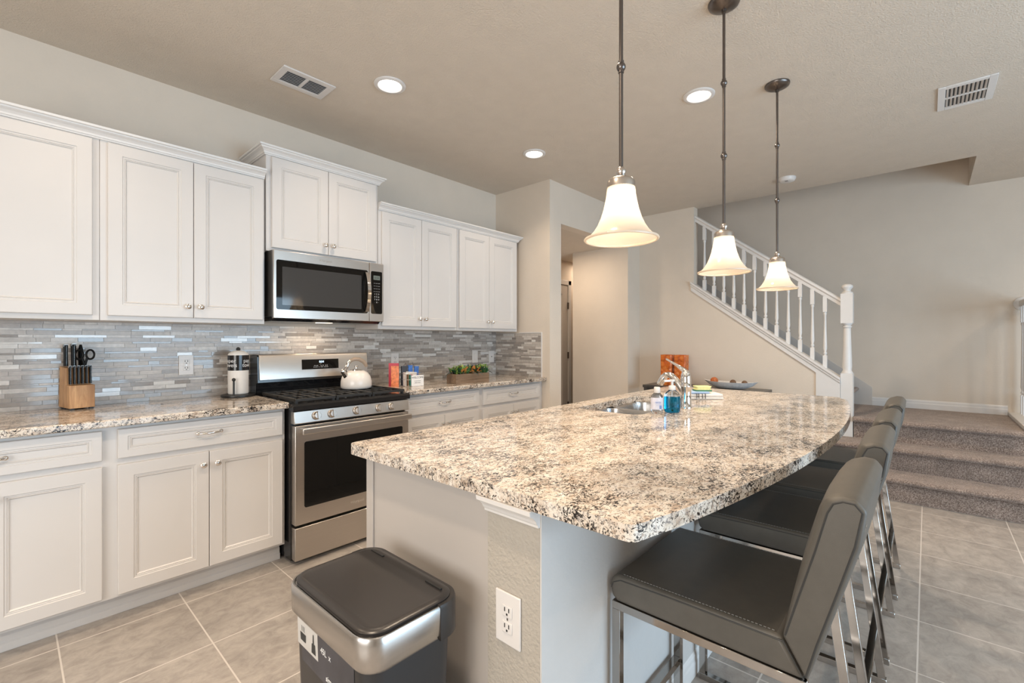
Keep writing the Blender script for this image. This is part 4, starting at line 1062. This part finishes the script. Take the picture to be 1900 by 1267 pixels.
for lab, x, y, L in (('chef knife at the left of the back row in the knife block', 0.013, 0.098, 0.118), ('thick-handled knife just right of the leftmost back knife', 0.035, 0.072, 0.122), ('tall carving knife in the middle of the back row', 0.048, 0.110, 0.124)):
    knife('kitchen_knife', lab, x, y, 0.2135, L*0.9, 0.024, 0.015, 0.05, 'knife', 'large knives in the knife block')
t = thing('honing_steel', 'black-handled honing steel behind the scissors in the knife block', 'sharpener', tuple(kpos(0.072, 0.105, 0.2135)), rz=math.radians(11.5))
bm = BM(); lathe(bm, [(0.005, 0.0), (0.009, 0.006), (0.0105, 0.04), (0.0105, 0.085), (0.007, 0.102), (0.005, 0.112), (0, 0.113)], 0, 0, 14); part('handle', bm, M['black_plastic'], t, local=True, smooth=True)
t = thing('kitchen_scissors', 'black-handled scissors standing in the knife block', 'scissors', tuple(kpos(0.078, 0.070, 0.2120)), rz=math.radians(11.5))
bm = BM()
for s in (-1, 1):
    pts = [(s*0.022 + 0.016*math.cos(a) , 0.0, 0.062 + 0.024*math.sin(a)) for a in [2*PI*i/18 for i in range(18)]]
    tube(bm, pts, 0.0048, 8, closed=True); tube(bm, [(s*0.010, 0, 0.045), (s*0.004, 0, 0.022), (0, 0, 0.002)], [0.0055, 0.006, 0.006], 8)
part('handle', bm, M['black_plastic'], t, local=True, smooth=True)

# paper towel
ph = thing('paper_towel_holder', 'black metal paper towel holder on the left counter', 'paper towel holder', (0.965, 3.165, 0.9142))
bm = BM(); lathe(bm, [(0.092, 0.0), (0.094, 0.006), (0.092, 0.014), (0.080, 0.017), (0, 0.018)], 0, 0, 40); part('base', bm, M['black_matte'], ph, local=True, smooth=True)
bm = BM(); tube(bm, [(-0.045, -0.068, 0.012), (-0.045, -0.068, 0.105)], 0.0055, 12); sphere(bm, (-0.045, -0.068, 0.110), 0.0105); part('arm', bm, M['black_matte'], ph, local=True, smooth=True)
bm = BM(); tube(bm, [(0, 0, 0.012), (0, 0, 0.290)], 0.006, 12); sphere(bm, (0, 0, 0.293), 0.012); part('post', bm, M['black_matte'], ph, local=True, smooth=True)
pr = thing('paper_towel_roll', 'wrapped white paper towel roll with black printed band', 'paper towels', (0.965, 3.165, 0.9325))
bm = BM(); lathe(bm, [(0.010, 0.0005), (0.052, 0.0005), (0.0555, 0.006), (0.056, 0.13), (0.0565, 0.238), (0.052, 0.250), (0.030, 0.264), (0.012, 0.267), (0.0095, 0.260)], 0, 0, 36, cap=False); part('roll', bm, M['white_paper'], pr, local=True, smooth=True)
bm = BM(); lathe(bm, [(0.0570, 0.145), (0.0573, 0.238)], 0, 0, 36, cap=False); bd = part('printed_band', bm, mat('glossy_black_wrap', (0.012, 0.012, 0.014), 0.15), pr, local=True, smooth=True, label='glossy black wrap band')
PC = W[pr].translation
def oncyl(a0, zc): return lambda u, v, w: (PC.x + (0.0576+w)*math.cos(a0 + u/0.0576), PC.y + (0.0576+w)*math.sin(a0 + u/0.0576), PC.z + zc + v)
for a0 in (math.radians(-158), math.radians(-40)): text_mesh('paper\ntowels', 0.034, M['white_ink'], bd, oncyl(a0, 0.190), name='print', line=0.8)

# kettle
kt = thing('tea_kettle', 'white enamel tea kettle with chrome spout on the range', 'kettle', (1.630, 2.935, 0.9315), rz=math.radians(-8))
bm = BM(); lathe(bm, [(0.0, 0.0), (0.094, 0.0), (0.101, 0.006), (0.103, 0.02), (0.102, 0.05), (0.094, 0.08), (0.078, 0.104), (0.056, 0.118), (0.040, 0.122), (0, 0.122)], 0, 0, 44); part('kettle_body', bm, M['white_enamel'], kt, local=True, smooth=True)
bm = BM(); lathe(bm, [(0.041, 0.122), (0.038, 0.128), (0.018, 0.133), (0.006, 0.135), (0.006, 0.142), (0.013, 0.147), (0.012, 0.154), (0, 0.156)], 0, 0, 28); part('lid', bm, M['chrome'], kt, local=True, smooth=True)
bm = BM(); tube(bm, [(-0.070, -0.02, 0.078), (-0.088, -0.025, 0.100), (-0.100, -0.028, 0.118)], [0.022, 0.017, 0.015], 16); sphere(bm, (-0.100, -0.028, 0.120), 0.0175); part('spout', bm, M['chrome'], kt, local=True, smooth=True, label='chrome whistling spout')
bm = BM(); tube(bm, [(-0.060, 0, 0.108), (-0.070, -0.005, 0.135), (-0.060, -0.004, 0.170), (-0.040, 0, 0.188)], [0.008, 0.010, 0.012, 0.010], 12); tube(bm, [(-0.088, -0.02, 0.125), (-0.075, -0.01, 0.150), (-0.062, -0.004, 0.165)], 0.006, 10); part('handle_bracket', bm, M['chrome'], kt, local=True, smooth=True)
bm = BM(); tube(bm, [(-0.044, 0, 0.188), (-0.015, 0, 0.200), (0.020, 0, 0.198), (0.050, 0, 0.182), (0.068, 0, 0.158), (0.072, 0, 0.145)], [0.010, 0.013, 0.0135, 0.0135, 0.0125, 0.010], 14); part('handle', bm, M['handle_wood'], kt, local=True, smooth=True, label='taupe wood-look grip')
bm = BM()
for dx in (0, 0.018): box(bm, 0.040+dx, 0.043+dx, -0.0995+dx*0.35, -0.0965+dx*0.35, 0.022, 0.048)
bm.free()

# planter
pl = thing('planter_box', 'rectangular wooden planter of artificial succulents by the outlets', 'planter', (2.384, 2.757, 0.9142), rz=math.radians(-4))
PLW, PLD, PLH = 0.345, 0.125, 0.078
bm = BM(); box(bm, 0, PLW, 0, 0.008, 0, PLH); box(bm, 0, PLW, PLD-0.008, PLD, 0, PLH); box(bm, 0, 0.008, 0.008, PLD-0.008, 0, PLH); box(bm, PLW-0.008, PLW, 0.008, PLD-0.008, 0, PLH); box(bm, 0.008, PLW-0.008, 0.008, PLD-0.008, 0, 0.055)
part('box', bm, M['crate'], pl, local=True)
def leaf(bm, base_, dirv, L, wd, curl=0.3):
    d_ = Vector(dirv).normalized(); side = d_.cross(Vector((0, 0, 1)))
    side = side.normalized() if side.length > 0.01 else Vector((1, 0, 0)); up = side.cross(d_)
    b0 = Vector(base_); prev = None; n_ = 5
    for i in range(n_+1):
        q = i/n_; w_ = wd*math.sin(PI*min(1, 0.12+q*0.88))**0.8*0.5 + 0.0004
        c_ = b0 + d_*L*q - up*0 + Vector((0, 0, -curl*L*q*q))
        row = [bm.verts.new(c_ - side*w_ + up*w_*0.35), bm.verts.new(c_ - up*0.001), bm.verts.new(c_ + side*w_ + up*w_*0.35)]
        if prev: bm.faces.new([prev[0], prev[1], row[1], row[0]]); bm.faces.new([prev[1], prev[2], row[2], row[1]])
        prev = row
for mi, mm, cnt in (('deep', 'leafA', 34), ('lime', 'leafB', 150), ('tip', 'leafC', 34), ('dark', 'leafD', 40)):
    bm = BM()
    for i in range(cnt):
        bx = random.uniform(0.02, PLW-0.02); by = random.uniform(0.015, PLD-0.015)
        a = random.uniform(0, 2*PI); el = random.uniform(0.5, 1.4)
        if mi == 'lime':
            cx_ = random.choice([0.05, 0.09, 0.14, 0.30, 0.33]); bx = cx_ + random.uniform(-0.03, 0.03); L_, w_ = random.uniform(0.030, 0.065), 0.015
            z_ = PLH + random.uniform(-0.005, 0.045)
        elif mi == 'tip': L_, w_ = random.uniform(0.06, 0.095), 0.034; z_ = PLH
        elif mi == 'deep': L_, w_ = random.uniform(0.06, 0.105), 0.036; z_ = PLH
        else: L_, w_ = random.uniform(0.06, 0.10), 0.022; z_ = PLH
        leaf(bm, (bx, by, z_), (math.cos(a)*math.cos(el), math.sin(a)*math.cos(el), math.sin(el)), L_, w_, random.uniform(0.1, 0.5))
    if mi == 'dark':
        for bx, by, dx, dy in ((0.02, 0.05, -1, 0.1), (PLW-0.01, 0.05, 1, -0.2), (0.15, 0.02, 0.5, -1), (0.20, 0.015, 0.3, -0.9)): leaf(bm, (bx, by, PLH+0.01), (dx, dy, 0.25), 0.085, 0.022, 0.55)
    part('leaves', bm, M[mm], pl, local=True, smooth=True, label={'deep': 'deep green leaves', 'lime': 'small lime green sprigs', 'tip': 'orange tipped leaves', 'dark': 'dusky dark leaves'}[mi])
W_pl = W[pl]

# booklets and welcome basket
def slab_thing(name, label, cat, cx, cy, w, th, h, rz, m, z=0.9142, group=None, tilt=0.0):
    bm = BM(); box(bm, -w/2, w/2, -th/2, th/2, 0, h)
    if tilt: bmesh.ops.transform(bm, matrix=Matrix.Rotation(tilt, 4, 'Y'), verts=bm.verts)
    return single(name, bm, m, label, cat, group, local=True, loc=(cx, cy, z), rz=rz)
slab_thing('booklet', 'tall red booklet standing left of the welcome basket', 'booklet', 1.965, 2.985, 0.075, 0.012, 0.175, math.radians(-50), M['red'])
slab_thing('booklet', 'orange printed leaflet in front of the red booklet', 'booklet', 1.960, 2.962, 0.058, 0.006, 0.155, math.radians(-50), M['orange_card'])
bk = thing('wire_basket', 'small clear wire basket of packets behind the welcome card', 'basket', (2.085, 2.93, 0.9142), rz=math.radians(-8))
bm = BM()
for z in (0.004, 0.05, 0.095): tube(bm, [(-0.075, -0.05, z), (0.075, -0.05, z), (0.075, 0.05, z), (-0.075, 0.05, z)], 0.0018, 6, closed=True)
for x in (-0.075, -0.025, 0.025, 0.075):
    for y in (-0.05, 0.05): tube(bm, [(x, y, 0.002), (x, y, 0.095)], 0.0014, 6)
part('wire_frame', bm, M['chrome'], bk, local=True, smooth=True)
bm = BM()
for s in (-0.03, 0.03): tube(bm, [(s-0.02, 0.05, 0.095), (s-0.012, 0.045, 0.15), (s+0.002, 0.04, 0.175), (s+0.016, 0.045, 0.15), (s+0.022, 0.05, 0.095)], 0.0025, 6)
part('handle', bm, M['chrome'], bk, local=True, smooth=True)
BW = W[bk]
def in_basket(name, label, cat, x, y, w, th, h, rz, m, tilt=0.0):
    p = BW @ Vector((x, y, 0.001)); return slab_thing(name, label, cat, p.x, p.y, w, th, h, math.radians(-8)+rz, m, p.z, tilt=tilt)
in_basket('packet', 'charcoal packet at the back left of the wire basket', 'packet', -0.045, 0.030, 0.050, 0.014, 0.150, 0, M['char_card'])
in_basket('packet', 'blue foil packet in the middle of the wire basket', 'packet', 0.005, 0.030, 0.034, 0.012, 0.155, 0, M['blue_card'])
in_basket('packet', 'curved bright blue packet at the right of the wire basket', 'packet', 0.052, 0.030, 0.034, 0.012, 0.145, 0, M['blue_card'], 0.05)
in_basket('brochure', 'white folded brochure leaning across the wire basket', 'brochure', -0.005, 0.010, 0.090, 0.004, 0.105, 0, M['white_paper'], 0.10)
for i, (mm, lab) in enumerate((('white_paper', 'white card at the left end of the small card row'), ('brown_card', 'brown card beside the white one in the card row'), ('green_card', 'green card in the row left of the welcome sign'), ('pink_card', 'magenta card touching the welcome sign'))):
    in_basket('greeting_card', lab, 'card', -0.066+i*0.018, -0.020, 0.003, 0.050, 0.105-0.008*i if i < 2 else 0.085, 0.0, M[mm])
pw = BW @ Vector((0.022, -0.056, 0.001))
wc = thing('welcome_card', 'white card reading WELCOME on the front of the basket', 'card', tuple(pw), rz=math.radians(-8))
part('card', B(-0.052, 0.052, -0.0015, 0.0015, 0, 0.082), mat('bright_white_card', (0.85, 0.84, 0.83), 0.5), wc, local=True)
WM = W[wc]
def oncard(u, v, w): return tuple(WM @ Vector((u, -0.0018-w, 0.050+v)))
text_mesh('WELCOME', 0.0205, M['ink'], wc, lambda u, v, w: oncard(u, v+0.014, w), name='lettering')
text_mesh('to our home\nplease enjoy', 0.010, M['ink'], wc, lambda u, v, w: oncard(u, v-0.018, w), name='lettering', line=1.4)

# ================================================================== CONSOLE TABLE AND DECOR
ct = thing('console_table', 'low dark console table against the stair wall beyond the island', 'table', (5.0, 1.76, 0))
TZ = 0.765
part('tabletop', B(4.80, 5.19, 1.16, 2.37, TZ-0.03, TZ), M['dark_table'], ct, bevel=0.003)
for x in (4.83, 5.16):
    for y in (1.19, 2.34): part('leg', B(x-0.02, x+0.02, y-0.02, y+0.02, 0, TZ-0.03), M['dark_table'], ct)
part('apron', B(4.815, 5.175, 1.175, 2.355, TZ-0.09, TZ-0.03), M['dark_table'], ct)
def vase(label, X, Y, h_):
    bm = BM(); rings = []
    t = thing('glass_vase', label, 'vase', (X, Y, TZ+0.0005), rz=math.radians(4), group='amber vases on the console')
    S = 0.062
    bm = loft([(rrect(-S, S, -S, S, 0.012), 0.0), (rrect(-S, S, -S, S, 0.014), h_*0.3), (rrect(-S, S, -S, S, 0.012), h_*0.62), (rrect(-S-0.001, S+0.001, -S-0.001, S+0.001, 0.012), h_), (rrect(-S+0.008, S-0.008, -S+0.008, S-0.008, 0.010), h_), (rrect(-S+0.010, S-0.010, -S+0.010, S-0.010, 0.010), 0.02)])
    v_ = part('vase_body', bm, M['amber'], t, local=True, smooth=True)
    bm = BM()
    for face in ((0, -1), (-1, 0)):
        for r_ in range(4):
            for c_ in range(2):
                u = -0.030+c_*0.060; z = h_*(r_+0.5)/4
                p = (u, -S-0.0005, z) if face[1] else (-S-0.0005, u, z)
                sphere(bm, p, 0.027, 1 if face[1] else 0.12, 0.12 if face[1] else 1, h_/0.34*1.25, 16, 8)
    part('dimple_pattern', bm, M['amber'], v_, local=True, smooth=True)
vase('left amber hammered-glass square vase on the console', 4.98, 2.155, 0.335)
vase('right amber hammered-glass square vase on the console', 4.99, 2.005, 0.335)
bw = thing('boat_bowl', 'long grey boat-shaped bowl on the console table', 'bowl', (5.0, 1.50, TZ+0.0005))
bm = BM(); rings = []
for (sx, sy, z) in ((0.02, 0.06, 0.0), (0.05, 0.14, 0.004), (0.075, 0.21, 0.035), (0.092, 0.265, 0.068), (0.087, 0.258, 0.068), (0.068, 0.20, 0.036), (0.03, 0.12, 0.012)):
    rg_ = []
    for i in range(36):
        a = 2*PI*i/36; yy = sy*math.sin(a); e = abs(math.sin(a))**4
        rg_.append(bm.verts.new((sx*math.cos(a)*(1-0.3*e), yy, z + (0.014*e if z > 0.05 else 0))))
    rings.append(rg_)
for A, C in zip(rings, rings[1:]):
    for k in range(36): bm.faces.new([A[k], A[(k+1) % 36], C[(k+1) % 36], C[k]])
bm.faces.new(rings[0]); bm.faces.new(rings[-1][::-1]); part('bowl', bm, M['rope'], bw, local=True, smooth=True)
for lab, y, r_, mm in (('amber decorative ball at the left end of the boat bowl', 1.660, 0.038, 'amber_ball'), ('brown decorative ball in the middle of the boat bowl', 1.475, 0.030, 'brown_ball'), ('brown decorative ball at the right of the boat bowl', 1.365, 0.028, 'brown_ball')):
    bm = BM(); sphere(bm, (0, 0, r_), r_, 1, 1, 1, 20, 14)
    single('decorative_ball', bm, M[mm], lab, 'ball', 'balls in the boat bowl', local=True, loc=(5.0, y, TZ+0.034), smooth=True)
